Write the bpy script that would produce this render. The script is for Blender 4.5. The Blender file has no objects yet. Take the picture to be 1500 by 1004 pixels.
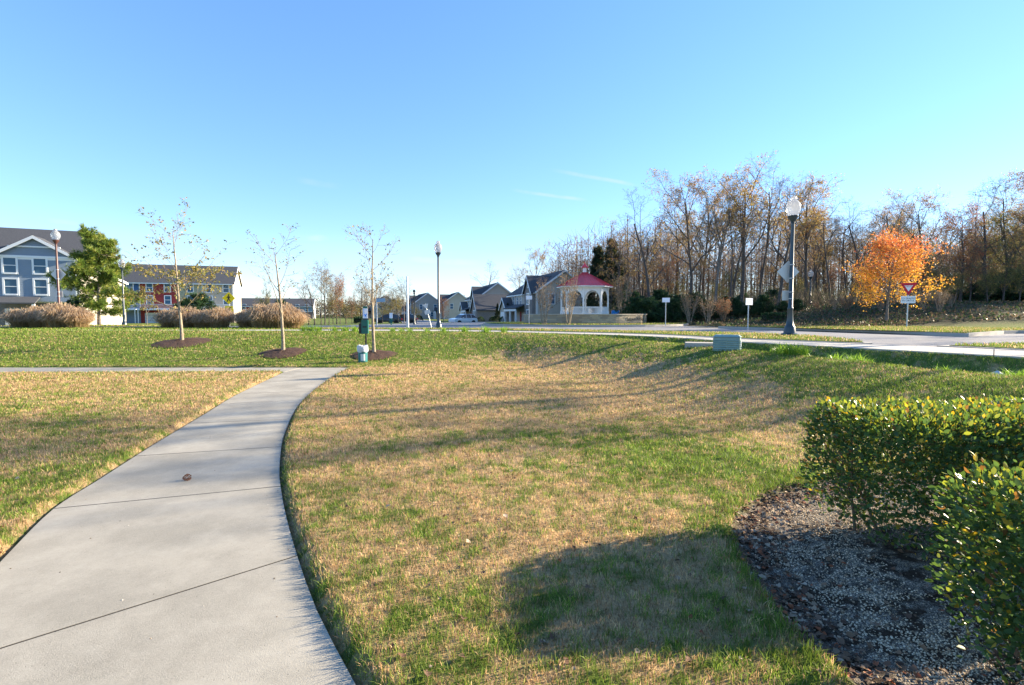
import bpy, bmesh, math, random
import numpy as np
from mathutils import Vector, Matrix
R = math.radians
random.seed(7); rng = np.random.default_rng(7)
scn = bpy.context.scene
col = scn.collection

# ------------------------------------------------------------------ camera
EYE = 1.6; PITCH = R(3.2); F = 750.0
cam_d = bpy.data.cameras.new("camera"); cam = bpy.data.objects.new("camera", cam_d); col.objects.link(cam)
cam_d.sensor_width = 36; cam_d.lens = 18.0; cam_d.clip_start = .05; cam_d.clip_end = 3000
cam.location = (0, 0, EYE); cam.rotation_euler = (math.pi/2 - PITCH, 0, 0)
scn.camera = cam
def ray(px, py):
    cx = (px-750)/F; cy = (502-py)/F
    return np.array([cx, math.cos(PITCH)+cy*math.sin(PITCH), -math.sin(PITCH)+cy*math.cos(PITCH)])
def onz(px, py, z=0.0):
    d = ray(px, py); t = (z-EYE)/d[2]
    return (d[0]*t, d[1]*t)
def atY(px, Y, py=460):
    d = ray(px, py); t = Y/d[1]
    return (d[0]*t, Y, EYE+d[2]*t)
def xat(px, Y): return atY(px, Y)[0]
def zat(py, Y, px=750): return atY(px, Y, py)[2]

# ------------------------------------------------------------------ tagging
def tag(o, label=None, cat=None, group=None, kind=None):
    if label: o['label'] = label
    if cat: o['category'] = cat
    if group: o['group'] = group
    if kind: o['kind'] = kind
    return o
def empty(name, loc=(0,0,0), rz=0, label=None, cat=None, group=None):
    o = bpy.data.objects.new(name, None); col.objects.link(o)
    o.location = loc; o.rotation_euler = (0,0,rz); o.empty_display_size = .2
    return tag(o, label, cat, group)
def copy_tree(o, parent=None):
    c = o.copy(); col.objects.link(c)
    if parent: c.parent = parent
    for ch in list(o.children): copy_tree(ch, c)
    return c

# ------------------------------------------------------------------ mesh helpers
def npmesh(name, V, faces, mats, parent=None, midx=None, colr=None, smooth=False, attrs=None):
    """V (n,3); faces: list of int arrays (m,k)."""
    V = np.asarray(V, dtype=np.float32)
    me = bpy.data.meshes.new(name)
    me.vertices.add(len(V)); me.vertices.foreach_set('co', V.ravel())
    faces = [np.asarray(f, dtype=np.int32) for f in faces if len(f)]
    loops = np.concatenate([f.ravel() for f in faces])
    sizes = np.concatenate([np.full(len(f), f.shape[1], dtype=np.int32) for f in faces])
    starts = np.concatenate([[0], np.cumsum(sizes)[:-1]]).astype(np.int32)
    me.loops.add(len(loops)); me.loops.foreach_set('vertex_index', loops)
    me.polygons.add(len(sizes)); me.polygons.foreach_set('loop_start', starts)
    try: me.polygons.foreach_set('loop_total', sizes)
    except Exception: pass
    if not isinstance(mats, (list, tuple)): mats = [mats]
    for m in mats: me.materials.append(m)
    if midx is not None: me.polygons.foreach_set('material_index', np.asarray(midx, dtype=np.int32))
    if smooth: me.polygons.foreach_set('use_smooth', np.ones(len(sizes), dtype=bool))
    me.update(calc_edges=True)
    if colr is not None:
        a = me.color_attributes.new('Col', 'FLOAT_COLOR', 'POINT')
        c = np.ones((len(V), 4), dtype=np.float32); c[:, :3] = colr
        a.data.foreach_set('color', c.ravel())
    if attrs:
        for k, v in attrs.items():
            a = me.attributes.new(k, 'FLOAT', 'POINT'); a.data.foreach_set('value', np.asarray(v, dtype=np.float32))
    o = bpy.data.objects.new(name, me); col.objects.link(o)
    if parent: o.parent = parent
    return o

class MB:
    def __init__(s): s.V = []; s.F = []; s.M = []
    def add(s, vs, fs, m=0):
        b = len(s.V); s.V += [tuple(v) for v in vs]; s.F += [tuple(b+i for i in f) for f in fs]; s.M += [m]*len(fs); return s
    def box(s, x0, x1, y0, y1, z0, z1, m=0):
        return s.add([(x0,y0,z0),(x1,y0,z0),(x1,y1,z0),(x0,y1,z0),(x0,y0,z1),(x1,y0,z1),(x1,y1,z1),(x0,y1,z1)],
            [(3,2,1,0),(4,5,6,7),(0,1,5,4),(1,2,6,5),(2,3,7,6),(3,0,4,7)], m)
    def prism(s, poly, z0, z1, m=0):
        n = len(poly)
        return s.add([(x,y,z0) for x,y in poly]+[(x,y,z1) for x,y in poly],
            [tuple(range(n-1,-1,-1)), tuple(range(n,2*n))]+[(i,(i+1)%n,n+(i+1)%n,n+i) for i in range(n)], m)
    def extr(s, pts, axis, a0, a1, m=0):
        """pts in the plane; axis 'x': pts=(y,z); axis 'y': pts=(x,z)"""
        n = len(pts)
        if axis == 'x': A = [(a0,p,q) for p,q in pts]; B = [(a1,p,q) for p,q in pts]
        else: A = [(p,a0,q) for p,q in pts]; B = [(p,a1,q) for p,q in pts]
        return s.add(A+B, [tuple(range(n)), tuple(range(2*n-1,n-1,-1))]+[(i,n+i,n+(i+1)%n,(i+1)%n) for i in range(n)], m)
    def lathe(s, prof, n=16, c=(0,0), m=0):
        b = []
        for r, z in prof:
            for k in range(n):
                a = 2*math.pi*k/n; b.append((c[0]+r*math.cos(a), c[1]+r*math.sin(a), z))
        f = []
        for i in range(len(prof)-1):
            for k in range(n):
                f.append((i*n+k, i*n+(k+1)%n, (i+1)*n+(k+1)%n, (i+1)*n+k))
        f.append(tuple(range(n-1,-1,-1))); f.append(tuple((len(prof)-1)*n+k for k in range(n)))
        return s.add(b, f, m)
    def tube(s, p0, p1, r0, r1=None, n=8, m=0):
        r1 = r0 if r1 is None else r1
        p0 = Vector(p0); p1 = Vector(p1); d = (p1-p0).normalized()
        u = d.cross(Vector((0,0,1)) if abs(d.z) < .9 else Vector((1,0,0))).normalized(); v = d.cross(u)
        vs = [p0+(u*math.cos(2*math.pi*k/n)+v*math.sin(2*math.pi*k/n))*r0 for k in range(n)]
        vs += [p1+(u*math.cos(2*math.pi*k/n)+v*math.sin(2*math.pi*k/n))*r1 for k in range(n)]
        return s.add(vs, [tuple(range(n)), tuple(range(2*n-1,n-1,-1))]+[(k,n+k,n+(k+1)%n,(k+1)%n) for k in range(n)], m)
    def build(s, name, mats, parent=None, smooth=False, bevel=0):
        me = bpy.data.meshes.new(name); me.from_pydata(s.V, [], s.F)
        if not isinstance(mats, (list, tuple)): mats = [mats]
        for m in mats: me.materials.append(m)
        me.polygons.foreach_set('material_index', s.M)
        bm = bmesh.new(); bm.from_mesh(me); bmesh.ops.recalc_face_normals(bm, faces=bm.faces)
        if bevel: bmesh.ops.bevel(bm, geom=bm.edges[:], offset=bevel, segments=2, affect='EDGES')
        bm.to_mesh(me); bm.free()
        if smooth:
            me.polygons.foreach_set('use_smooth', [True]*len(me.polygons))
            try: me.set_sharp_from_angle(angle=R(38))
            except Exception: pass
        me.update()
        o = bpy.data.objects.new(name, me); col.objects.link(o)
        if parent: o.parent = parent
        return o

# ------------------------------------------------------------------ numpy noise / sdf
def _h(ix, iy, s):
    n = (ix.astype(np.int64)*374761393 + iy.astype(np.int64)*668265263 + s*974634777) & 0x7fffffff
    n = ((n ^ (n >> 13))*1274126177) & 0x7fffffff
    n = (n ^ (n >> 16)) & 0xffff
    return n/65535.0
def vn(x, y, s=0):
    x = np.asarray(x, float); y = np.asarray(y, float)
    ix = np.floor(x); iy = np.floor(y); fx = x-ix; fy = y-iy
    fx = fx*fx*(3-2*fx); fy = fy*fy*(3-2*fy)
    a = _h(ix,iy,s); b = _h(ix+1,iy,s); c = _h(ix,iy+1,s); d = _h(ix+1,iy+1,s)
    return (a*(1-fx)+b*fx)*(1-fy)+(c*(1-fx)+d*fx)*fy
def fbm(x, y, s=0, o=4):
    r = 0; a = .5; t = 0
    for i in range(o): r = r+a*vn(x*2**i+i*7.3, y*2**i-i*3.1, s+i); t += a; a *= .5
    return r/t
def sst(a, b, x):
    t = np.clip((np.asarray(x, float)-a)/(b-a), 0, 1); return t*t*(3-2*t)
def sdf(poly, x, y):
    """signed distance, negative inside"""
    P = np.asarray(poly, float); x = np.asarray(x, float).ravel(); y = np.asarray(y, float).ravel()
    d = np.full(x.shape, 1e18); ins = np.zeros(x.shape, bool)
    for i in range(len(P)):
        ax, ay = P[i]; bx, by = P[(i+1) % len(P)]
        ex, ey = bx-ax, by-ay; L = ex*ex+ey*ey
        if L < 1e-12: continue
        t = np.clip(((x-ax)*ex+(y-ay)*ey)/L, 0, 1)
        d = np.minimum(d, (x-ax-t*ex)**2+(y-ay-t*ey)**2)
        if ay != by:
            c = ((ay > y) != (by > y)) & (x < (bx-ax)*(y-ay)/(by-ay)+ax); ins ^= c
    d = np.sqrt(d); return np.where(ins, -d, d)
def smoothpts(P, n=4):
    """Catmull-Rom resample of an open polyline"""
    P = [np.array(p, float) for p in P]; out = []
    Q = [2*P[0]-P[1]]+P+[2*P[-1]-P[-2]]
    for i in range(1, len(Q)-2):
        for k in range(n):
            t = k/n; a, b, c, d = Q[i-1], Q[i], Q[i+1], Q[i+2]
            out.append(tuple(.5*((2*b)+(-a+c)*t+(2*a-5*b+4*c-d)*t*t+(-a+3*b-3*c+d)*t**3)))
    out.append(tuple(P[-1])); return out

# ------------------------------------------------------------------ layout curves (metres; x right, y away)
ZP = -0.04
left_e = [(-1.6,.2),(-2.35,1.5),(-2.95,2.5)]+[onz(x,y,ZP) for x,y in ((0,825),(80,745),(150,700),(225,652),(300,607),(350,577),(417,545))]
right_e = [(.35,.2),(-.2,1.4)]+[onz(x,y,ZP) for x,y in ((520,1004),(465,900),(430,800),(413,730),(409,680),(418,630),(443,586),(485,553),(513,539))]
left_s = smoothpts(left_e, 6); right_s = smoothpts(right_e, 6)
Yt = right_e[-1][1]
near_cross = [(-60, 13.7), (-20, 13.75), (left_e[-1][0]-.4, left_e[-1][1]-.02)]
path_poly = right_s + [(-15, Yt+.05), (-60, Yt+.1)] + near_cross + left_s[::-1]
bed_poly = [onz(x,y,0) for x,y in ((1255,1010),(1175,930),(1108,850),(1077,790),(1074,758),(1105,728),(1150,712),(1200,706))]
bed_poly = smoothpts([(1.25,1.0),(1.3,1.6)]+bed_poly+[(3.2,5.0),(6,5.3),(9,5.2)], 4)+[(9,.3),(1.3,.3)]
C0 = [(-80,15.35),(-15,15.3),(-5.2,15.5),(-2.4,16.6),(-.2,18.2),(1.3,17.1),(2.6,14.1),(3.9,11.2),(4.4,8.6),(5.1,6.4),(7.5,4.2),(12,1),(20,-4),(20,-60),(-80,-60)]
C1 = [(-80,23.2),(-20,23.2),(-5,22.6),(-.5,21.6),(1.8,19.6),(4.0,16.4),(5.2,13.7),(6.3,11.3),(6.8,9.3),(7.4,7.5),(9.2,4.9),(13,1.5),(22,-4),(22,-60),(-80,-60)]
C1z = [.84,.84,.8,.79,.79,.77,.73,.68,.68,.68,.7,.7]
H = .80; HR = .68
near_sw = smoothpts([(-60,24.4),(-20,24.2),(-9,24.0)]+[onz(x,y,H) for x,y in ((600,485.4),(700,486.2),(850,489.7),(960,493.5),(1082,501),(1276,511.5),(1500,524))]+[(10.6,6.4),(14,2.6),(24,-4)], 4)
far_sw = smoothpts([(-60,26),(-20,25.8),(-9,25.6)]+[onz(x,y,H) for x,y in ((600,483.5),(700,484.6),(850,487.8),(960,490.9),(1082,497.3),(1276,505.2),(1500,514.3))]+[(12.3,7.6),(15.5,3.8),(25.5,-2.5)], 4)
C2 = near_sw+[(24,-60),(-60,-60)]
ICX, ICY = 6.1, 44.0

# ------------------------------------------------------------------ terrain
def farz(x, y):
    z = HR+.11*sst(-9,-15,x)*(1-sst(30,34,y))
    z = z-.86*sst(50,80,y)*(1-sst(10,20,x))-.6*sst(34,56,y)*sst(-14,-22,x)*(1-sst(50,80,y))*.6
    hill = 1.7*sst(20,36,x+.25*(y-24))*sst(26,40,y)
    wood = .35*sst(12,18,x)*sst(32,46,y)
    z = z+hill+wood*(1-sst(20,30,x))+sst(60,200,y)*sst(20,60,x)*4
    rough = sst(10,16,x)*sst(31,38,y)
    return z+rough*.25*(fbm(x*.35,y*.35,5)-.5)
def gz(x, y, lip=True):
    x = np.asarray(x, float); y = np.asarray(y, float); sh = x.shape; x = x.ravel(); y = y.ravel()
    d0 = sdf(C0, x, y); s1 = sdf(C1, x, y); s2 = sdf(C2, x, y)
    P = np.array(C1[:12]); zr = np.zeros(x.shape); dm = np.full(x.shape, 1e18)
    for i in range(len(P)-1):
        a, b = P[i], P[i+1]; e = b-a; t = np.clip(((x-a[0])*e[0]+(y-a[1])*e[1])/(e@e), 0, 1)
        dd = (x-a[0]-t*e[0])**2+(y-a[1]-t*e[1])**2; m = dd < dm; dm = np.where(m, dd, dm)
        zr = np.where(m, C1z[i]*(1-t)+C1z[i+1]*t, zr)
    shf = 1.6*sst(-3.5,1.5,x)
    a = np.maximum(d0+shf, 0); b = np.maximum(-s1, 0)
    t = a/np.maximum(a+b, 1e-6); t = np.where(s1 > 0, 1, t)
    tt = .35*t+.65*(t*t*(3-2*t))
    z_in = zr*tt
    e = np.maximum(s1, 0); s = np.maximum(-s2, 0); w = e/np.maximum(e+s, 1e-6)
    dep = .42*np.minimum(1, (e+s)/3.0)*(.35+.65*sst(0,5,x))
    z_sw = zr*(1-w)+H*w-dep*np.sin(np.pi*w)**1.2
    z = np.where(s1 > 0, z_sw, z_in)
    fz = farz(x, y); k = sst(0, .7, s2); z = z*(1-k)+fz*k
    z = z+.05*(fbm(x*.7+3, y*.7, 11)-.5)*(s2 < 0)+.022*(vn(x*5,y*5,3)-.5)*(s2 < 0)*(y<16)
    pd = sdf(path_poly, x, y)
    z = np.where(pd < 2.5, z*sst(0,2.5,np.maximum(pd,0))+ 0*z, z)
    if lip:
        z = z-.075*(1-sst(.03, .10, pd))-.10*(1-sst(-.14,-.05,pd))
    bd = sdf(bed_poly, x, y)
    z = z-.05*(1-sst(-.10, .06, bd))+.05*(1-sst(-1.0,-.4,bd))
    return z.reshape(sh)
def gz1(x, y): return float(gz(np.array([x]), np.array([y]))[0])
def onground(px, py):
    """march the pixel ray to the terrain"""
    d = ray(px, py); ts = np.geomspace(1.5, 250, 900)
    X = d[0]*ts; Y = d[1]*ts; Z = EYE+d[2]*ts; g = gz(X, Y); i = np.argmax(Z < g)
    return (X[i], Y[i], g[i])

def greenness(x, y):
    d0 = sdf(C0, x, y); bd = sdf(bed_poly, x, y); pd = sdf(path_poly, x, y)
    g = .25+0*x
    def bump(cx, cy, rx, ry, a): return a*np.exp(-((x-cx)/rx)**2-((y-cy)/ry)**2)
    g = g+bump(2.0,5.2,1.0,1.1,.75)+bump(1.4,6.6,1.6,1.0,.25)+bump(-4.3,4.6,.7,1.3,.5)+bump(-.5,2.3,.5,.9,.25)+bump(-7,10,3,1,.2)
    g = g-bump(-.5,9.5,4.5,2.0,.22)-bump(1.5,12.5,3,2.5,.3)-bump(-5.5,12,2,1.5,.2)
    g = g+.60*sst(-.3,.9,d0)+.45*np.exp(-(np.maximum(bd,0)/.22)**2)+.15*np.exp(-(np.maximum(pd,0)/.25)**2)*(x>-3)
    g = g+.16*np.exp(-((y-(15.4))/.7)**2)*(x<-3)-.25*sst(15.6,15.2,y)*sst(14.8,15.0,y)
    g = g+.55*(fbm(x*.9,y*.9,21)-.5)+1.0*(fbm(x*3.5,y*3.5,31)-.5)+.9*(vn(x*13,y*13,37)-.5)
    return np.clip(g, 0, 1)

# ------------------------------------------------------------------ materials
def mat(name, color=(.5,.5,.5), rough=.8, metal=0, spec=.3, nz=None, bump=None, trans=0, coat=0, var=None):
    """nz=(scale, colour2, lo, hi): noise mix to a second colour; bump=(scale,strength)"""
    m = bpy.data.materials.new(name); m.use_nodes = True; nt = m.node_tree; N = nt.nodes; L = nt.links
    b = N['Principled BSDF']; b.inputs['Base Color'].default_value = (*color, 1)
    b.inputs['Roughness'].default_value = rough; b.inputs['Metallic'].default_value = metal
    b.inputs['Specular IOR Level'].default_value = spec
    if coat: b.inputs['Coat Weight'].default_value = coat
    tc = N.new('ShaderNodeTexCoord')
    if nz:
        n = N.new('ShaderNodeTexNoise'); n.inputs['Scale'].default_value = nz[0]; n.inputs['Detail'].default_value = 6; n.inputs['Roughness'].default_value = .65
        L.new(tc.outputs['Object'], n.inputs['Vector'])
        cr = N.new('ShaderNodeMapRange'); cr.inputs[1].default_value = nz[2]; cr.inputs[2].default_value = nz[3]
        L.new(n.outputs[0], cr.inputs[0])
        mx = N.new('ShaderNodeMix'); mx.data_type = 'RGBA'; mx.inputs[6].default_value = (*color,1); mx.inputs[7].default_value = (*nz[1],1)
        L.new(cr.outputs[0], mx.inputs[0]); L.new(mx.outputs[2], b.inputs['Base Color'])
    if bump:
        n2 = N.new('ShaderNodeTexNoise'); n2.inputs['Scale'].default_value = bump[0]; n2.inputs['Detail'].default_value = 5
        L.new(tc.outputs['Object'], n2.inputs['Vector'])
        bp = N.new('ShaderNodeBump'); bp.inputs['Strength'].default_value = bump[1]; bp.inputs['Distance'].default_value = .02
        L.new(n2.outputs[0], bp.inputs['Height']); L.new(bp.outputs[0], b.inputs['Normal'])
    return m
def leafmat(name, rough=.45, trans=.45, spec=.35, tint=(1,1,1), col1=None):
    """foliage: colour from the Col attribute, partly translucent"""
    m = bpy.data.materials.new(name); m.use_nodes = True; nt = m.node_tree; N = nt.nodes; L = nt.links
    b = N['Principled BSDF']; b.inputs['Roughness'].default_value = rough; b.inputs['Specular IOR Level'].default_value = spec
    out = N['Material Output']; tr = N.new('ShaderNodeBsdfTranslucent'); mx = N.new('ShaderNodeMixShader'); mx.inputs[0].default_value = trans
    if col1 is None:
        a = N.new('ShaderNodeAttribute'); a.attribute_name = 'Col'; src = a.outputs['Color']
    else:
        a = N.new('ShaderNodeRGB'); a.outputs[0].default_value = (*col1,1); src = a.outputs[0]
    L.new(src, b.inputs['Base Color'])
    g = N.new('ShaderNodeMix'); g.data_type = 'RGBA'; g.blend_type = 'MULTIPLY'; g.inputs[0].default_value = 1; g.inputs[7].default_value = (*tint,1)
    L.new(src, g.inputs[6]); L.new(g.outputs[2], tr.inputs['Color'])
    L.new(b.outputs[0], mx.inputs[1]); L.new(tr.outputs[0], mx.inputs[2]); L.new(mx.outputs[0], out.inputs[0])
    return m
def siding(name, color, pitch=.2, dark=.8):
    m = mat(name, color, .7); nt = m.node_tree; N = nt.nodes; L = nt.links; b = N['Principled BSDF']
    tc = N.new('ShaderNodeTexCoord'); sp = N.new('ShaderNodeSeparateXYZ'); L.new(tc.outputs['Object'], sp.inputs[0])
    d = N.new('ShaderNodeMath'); d.operation = 'DIVIDE'; d.inputs[1].default_value = pitch; L.new(sp.outputs[2], d.inputs[0])
    f = N.new('ShaderNodeMath'); f.operation = 'FRACT'; L.new(d.outputs[0], f.inputs[0])
    bp = N.new('ShaderNodeBump'); bp.inputs['Strength'].default_value = .9; bp.inputs['Distance'].default_value = .03; bp.invert = True
    L.new(f.outputs[0], bp.inputs['Height']); L.new(bp.outputs[0], b.inputs['Normal'])
    n = N.new('ShaderNodeTexNoise'); n.inputs['Scale'].default_value = .8; L.new(tc.outputs['Object'], n.inputs['Vector'])
    mx = N.new('ShaderNodeMix'); mx.data_type = 'RGBA'; mx.inputs[6].default_value = (*color,1); mx.inputs[7].default_value = (*[c*dark for c in color],1)
    L.new(n.outputs[0], mx.inputs[0]); L.new(mx.outputs[2], b.inputs['Base Color'])
    return m
def stone(name, c1, c2, mortar, scale=1.0, bw=.3, rh=.12):
    m = mat(name, c1, .85); nt = m.node_tree; N = nt.nodes; L = nt.links; b = N['Principled BSDF']
    tc = N.new('ShaderNodeTexCoord'); sp = N.new('ShaderNodeSeparateXYZ'); L.new(tc.outputs['Object'], sp.inputs[0])
    at = N.new('ShaderNodeMath'); at.operation = 'ARCTAN2'; 
    ad = N.new('ShaderNodeMath'); ad.operation = 'ADD'; L.new(sp.outputs[0], ad.inputs[0]); L.new(sp.outputs[1], ad.inputs[1])
    cb = N.new('ShaderNodeCombineXYZ'); L.new(ad.outputs[0], cb.inputs[0]); L.new(sp.outputs[2], cb.inputs[1])
    nz = N.new('ShaderNodeTexNoise'); nz.inputs['Scale'].default_value = 3; L.new(tc.outputs['Object'], nz.inputs['Vector'])
    va = N.new('ShaderNodeVectorMath'); va.operation = 'MULTIPLY_ADD'; L.new(nz.outputs[1], va.inputs[0]); va.inputs[1].default_value = (.06,.05,0); L.new(cb.outputs[0], va.inputs[2])
    br = N.new('ShaderNodeTexBrick'); br.inputs['Scale'].default_value = scale; br.inputs['Brick Width'].default_value = bw; br.inputs['Row Height'].default_value = rh
    br.inputs['Mortar Size'].default_value = .012; br.inputs['Color1'].default_value = (*c1,1); br.inputs['Color2'].default_value = (*c2,1); br.inputs['Mortar'].default_value = (*mortar,1)
    L.new(va.outputs[0], br.inputs['Vector']); L.new(br.outputs[0], b.inputs['Base Color'])
    bp = N.new('ShaderNodeBump'); bp.inputs['Strength'].default_value = .6; bp.inputs['Distance'].default_value = .02; bp.invert = True
    L.new(br.outputs[1], bp.inputs['Height']); L.new(bp.outputs[0], b.inputs['Normal'])
    return m

def ground_material():
    m = bpy.data.materials.new('lawn_soil'); m.use_nodes = True; nt = m.node_tree; N = nt.nodes; L = nt.links
    b = N['Principled BSDF']; b.inputs['Roughness'].default_value = .95; b.inputs['Specular IOR Level'].default_value = .1
    tc = N.new('ShaderNodeTexCoord')
    def noise(sc, det=6, ro=.65):
        n = N.new('ShaderNodeTexNoise'); n.inputs['Scale'].default_value = sc; n.inputs['Detail'].default_value = det; n.inputs['Roughness'].default_value = ro
        L.new(tc.outputs['Object'], n.inputs['Vector']); return n
    def attr(k):
        a = N.new('ShaderNodeAttribute'); a.attribute_name = k; return a.outputs['Fac']
    def mix(f, A, B):
        x = N.new('ShaderNodeMix'); x.data_type = 'RGBA'
        if isinstance(f, float): x.inputs[0].default_value = f
        else: L.new(f, x.inputs[0])
        for i, v in ((6, A), (7, B)):
            if isinstance(v, tuple): x.inputs[i].default_value = (*v,1)
            else: L.new(v, x.inputs[i])
        return x.outputs[2]
    def rg(src, a, c):
        r = N.new('ShaderNodeMapRange'); r.inputs[1].default_value = a; r.inputs[2].default_value = c; L.new(src, r.inputs[0]); return r.outputs[0]
    n1 = noise(9); n2 = noise(60); n3 = noise(1.2); n4 = noise(170, 3)
    dry = mix(rg(n2.outputs[0],.3,.7), (.26,.165,.08), (.52,.38,.20))
    grn = mix(rg(n2.outputs[0],.3,.7), (.05,.085,.015), (.15,.20,.04))
    ga = N.new('ShaderNodeMath'); ga.operation = 'ADD'; L.new(attr('green'), ga.inputs[0])
    gb = N.new('ShaderNodeMath'); gb.operation = 'MULTIPLY_ADD'; L.new(n1.outputs[0], gb.inputs[0]); gb.inputs[1].default_value = .7; gb.inputs[2].default_value = -.35
    L.new(gb.outputs[0], ga.inputs[1])
    lawn = mix(rg(ga.outputs[0],.25,.75), dry, grn)
    grav = mix(rg(n4.outputs[0],.45,.58), (.05,.038,.028), (.42,.37,.30))
    soil = mix(rg(n2.outputs[0],.35,.65), (.025,.018,.013), (.07,.05,.035))
    bedc = mix(rg(n1.outputs[0],.42,.56), grav, soil)
    c = mix(attr('bed'), lawn, bedc)
    wood = mix(rg(n3.outputs[0],.3,.7), (.06,.045,.03), (.13,.095,.06)); wood = mix(rg(n1.outputs[0],.4,.6), wood, (.05,.07,.03))
    c = mix(attr('wood'), c, wood)
    L.new(c, b.inputs['Base Color'])
    bp = N.new('ShaderNodeBump'); bp.inputs['Strength'].default_value = .8; bp.inputs['Distance'].default_value = .03
    L.new(n2.outputs[0], bp.inputs['Height']); L.new(bp.outputs[0], b.inputs['Normal'])
    return m
def concrete(name, c1, c2, scale=1.5):
    m = bpy.data.materials.new(name); m.use_nodes = True; nt = m.node_tree; N = nt.nodes; L = nt.links
    b = N['Principled BSDF']; b.inputs['Roughness'].default_value = .85; b.inputs['Specular IOR Level'].default_value = .25
    tc = N.new('ShaderNodeTexCoord')
    def noise(sc, det, ro=.6):
        n = N.new('ShaderNodeTexNoise'); n.inputs['Scale'].default_value = sc; n.inputs['Detail'].default_value = det; n.inputs['Roughness'].default_value = ro
        L.new(tc.outputs['Object'], n.inputs['Vector']); return n.outputs[0]
    def rg(src, a, c, o0=0, o1=1):
        r = N.new('ShaderNodeMapRange'); r.inputs[1].default_value = a; r.inputs[2].default_value = c; r.inputs[3].default_value = o0; r.inputs[4].default_value = o1; L.new(src, r.inputs[0]); return r.outputs[0]
    def mix(f, A, B, bt='MIX'):
        x = N.new('ShaderNodeMix'); x.data_type = 'RGBA'; x.blend_type = bt
        if isinstance(f, float): x.inputs[0].default_value = f
        else: L.new(f, x.inputs[0])
        for i, v in ((6, A), (7, B)):
            if isinstance(v, tuple): x.inputs[i].default_value = (*v,1)
            else: L.new(v, x.inputs[i])
        return x.outputs[2]
    big = noise(scale, 5); mid = noise(14, 6, .7); fine = noise(160, 4, .7); pit = N.new('ShaderNodeTexVoronoi'); pit.inputs['Scale'].default_value = 34
    L.new(tc.outputs['Object'], pit.inputs['Vector'])
    c = mix(rg(big,.38,.66), c1, c2); c = mix(rg(mid,.35,.75,0,.35), c, tuple(v*.72 for v in c1))
    c = mix(rg(fine,.35,.7,0,.4), c, tuple(min(1,v*1.3) for v in c2))
    pm = rg(pit.outputs[0],.05,.11,1,0); pn = rg(noise(5,2),.5,.56); pp = N.new('ShaderNodeMath'); pp.operation = 'MULTIPLY'; L.new(pm,pp.inputs[0]); L.new(pn,pp.inputs[1])
    c = mix(pp.outputs[0], c, tuple(v*.45 for v in c1))
    L.new(c, b.inputs['Base Color'])
    h = N.new('ShaderNodeMath'); h.operation = 'SUBTRACT'; L.new(fine, h.inputs[0]); L.new(pp.outputs[0], h.inputs[1])
    bp = N.new('ShaderNodeBump'); bp.inputs['Strength'].default_value = .35; bp.inputs['Distance'].default_value = .006
    L.new(h.outputs[0], bp.inputs['Height']); L.new(bp.outputs[0], b.inputs['Normal'])
    return m

M = {}
M['ground'] = ground_material()
M['path'] = concrete('path_concrete', (.235,.22,.18), (.37,.345,.285))
M['walk'] = concrete('sidewalk_concrete', (.37,.345,.30), (.46,.43,.37), .6)
M['kerb'] = concrete('kerb_concrete', (.33,.31,.27), (.42,.39,.34), .8)
M['asphalt'] = mat('asphalt', (.17,.17,.175), .8, spec=.35, nz=(.5,(.23,.23,.235),.35,.65), bump=(40,.3))
M['grass'] = leafmat('grass_blades', .55, .42, .25)
M['leaf'] = leafmat('leaf', .5, .45, .3)
M['hedgeleaf'] = leafmat('hedge_leaf', .42, .42, .4, tint=(1.3,1.15,.5))
M['needle'] = leafmat('needles', .5, .3, .3)
M['litter'] = leafmat('dead_leaf', .75, .15, .2)
M['bark'] = mat('bark_grey', (.13,.115,.10), .95, nz=(6,(.21,.19,.165),.4,.65), bump=(25,.6))
M['barkd'] = mat('bark_dark', (.075,.065,.058), .95, nz=(5,(.12,.105,.09),.4,.65), bump=(20,.6))
M['barkt'] = mat('bark_tan', (.30,.25,.18), .9, nz=(9,(.17,.14,.10),.45,.6), bump=(30,.4))
M['twig'] = mat('twig', (.17,.13,.09), .9)
M['mulch'] = mat('mulch', (.04,.023,.016), .95, nz=(40,(.11,.06,.04),.4,.65), bump=(60,1))
M['pole'] = mat('lamp_paint', (.018,.035,.045), .35, spec=.6)
M['poler'] = mat('lamp_paint_brown', (.08,.035,.03), .4, spec=.5)
M['steel'] = mat('galvanised_steel', (.48,.52,.55), .4, metal=.7, nz=(12,(.38,.41,.43),.4,.6))
M['signback'] = mat('sign_aluminium', (.48,.52,.53), .5, metal=.3)
M['white'] = mat('white_paint', (.78,.78,.75), .5, nz=(2,(.7,.69,.65),.4,.7))
M['signwhite'] = mat('sign_white', (.80,.82,.85), .4)
M['signred'] = mat('sign_red', (.55,.015,.04), .4)
M['signyellow'] = mat('sign_yellow', (1.0,.66,.0), .4)
M['signblue'] = mat('sign_blue', (.02,.25,.75), .4)
M['black'] = mat('black_plastic', (.02,.02,.022), .5)
M['stgreen'] = mat('station_green', (.01,.13,.10), .45, nz=(8,(.015,.10,.085),.4,.6))
M['box'] = mat('cabinet_green', (.20,.30,.27), .5, nz=(4,(.25,.35,.31),.4,.65))
M['boxd'] = mat('cabinet_shadow', (.07,.11,.10), .6)
M['redroof'] = mat('red_metal_roof', (.72,.045,.055), .35, spec=.6, nz=(1.5,(.60,.04,.05),.4,.6))
M['stone'] = stone('field_stone', (.52,.41,.26), (.27,.22,.16), (.30,.27,.22), 1, .34, .15)
M['stonecap'] = mat('stone_cap', (.42,.36,.28), .85, nz=(6,(.5,.43,.33),.4,.6))
M['brick'] = stone('brick_wall', (.22,.10,.075), (.16,.08,.06), (.30,.27,.25), 1, .22, .08)
M['brickg'] = stone('brick_grey', (.20,.175,.17), (.15,.13,.125), (.30,.28,.26), 1, .22, .08)
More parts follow.
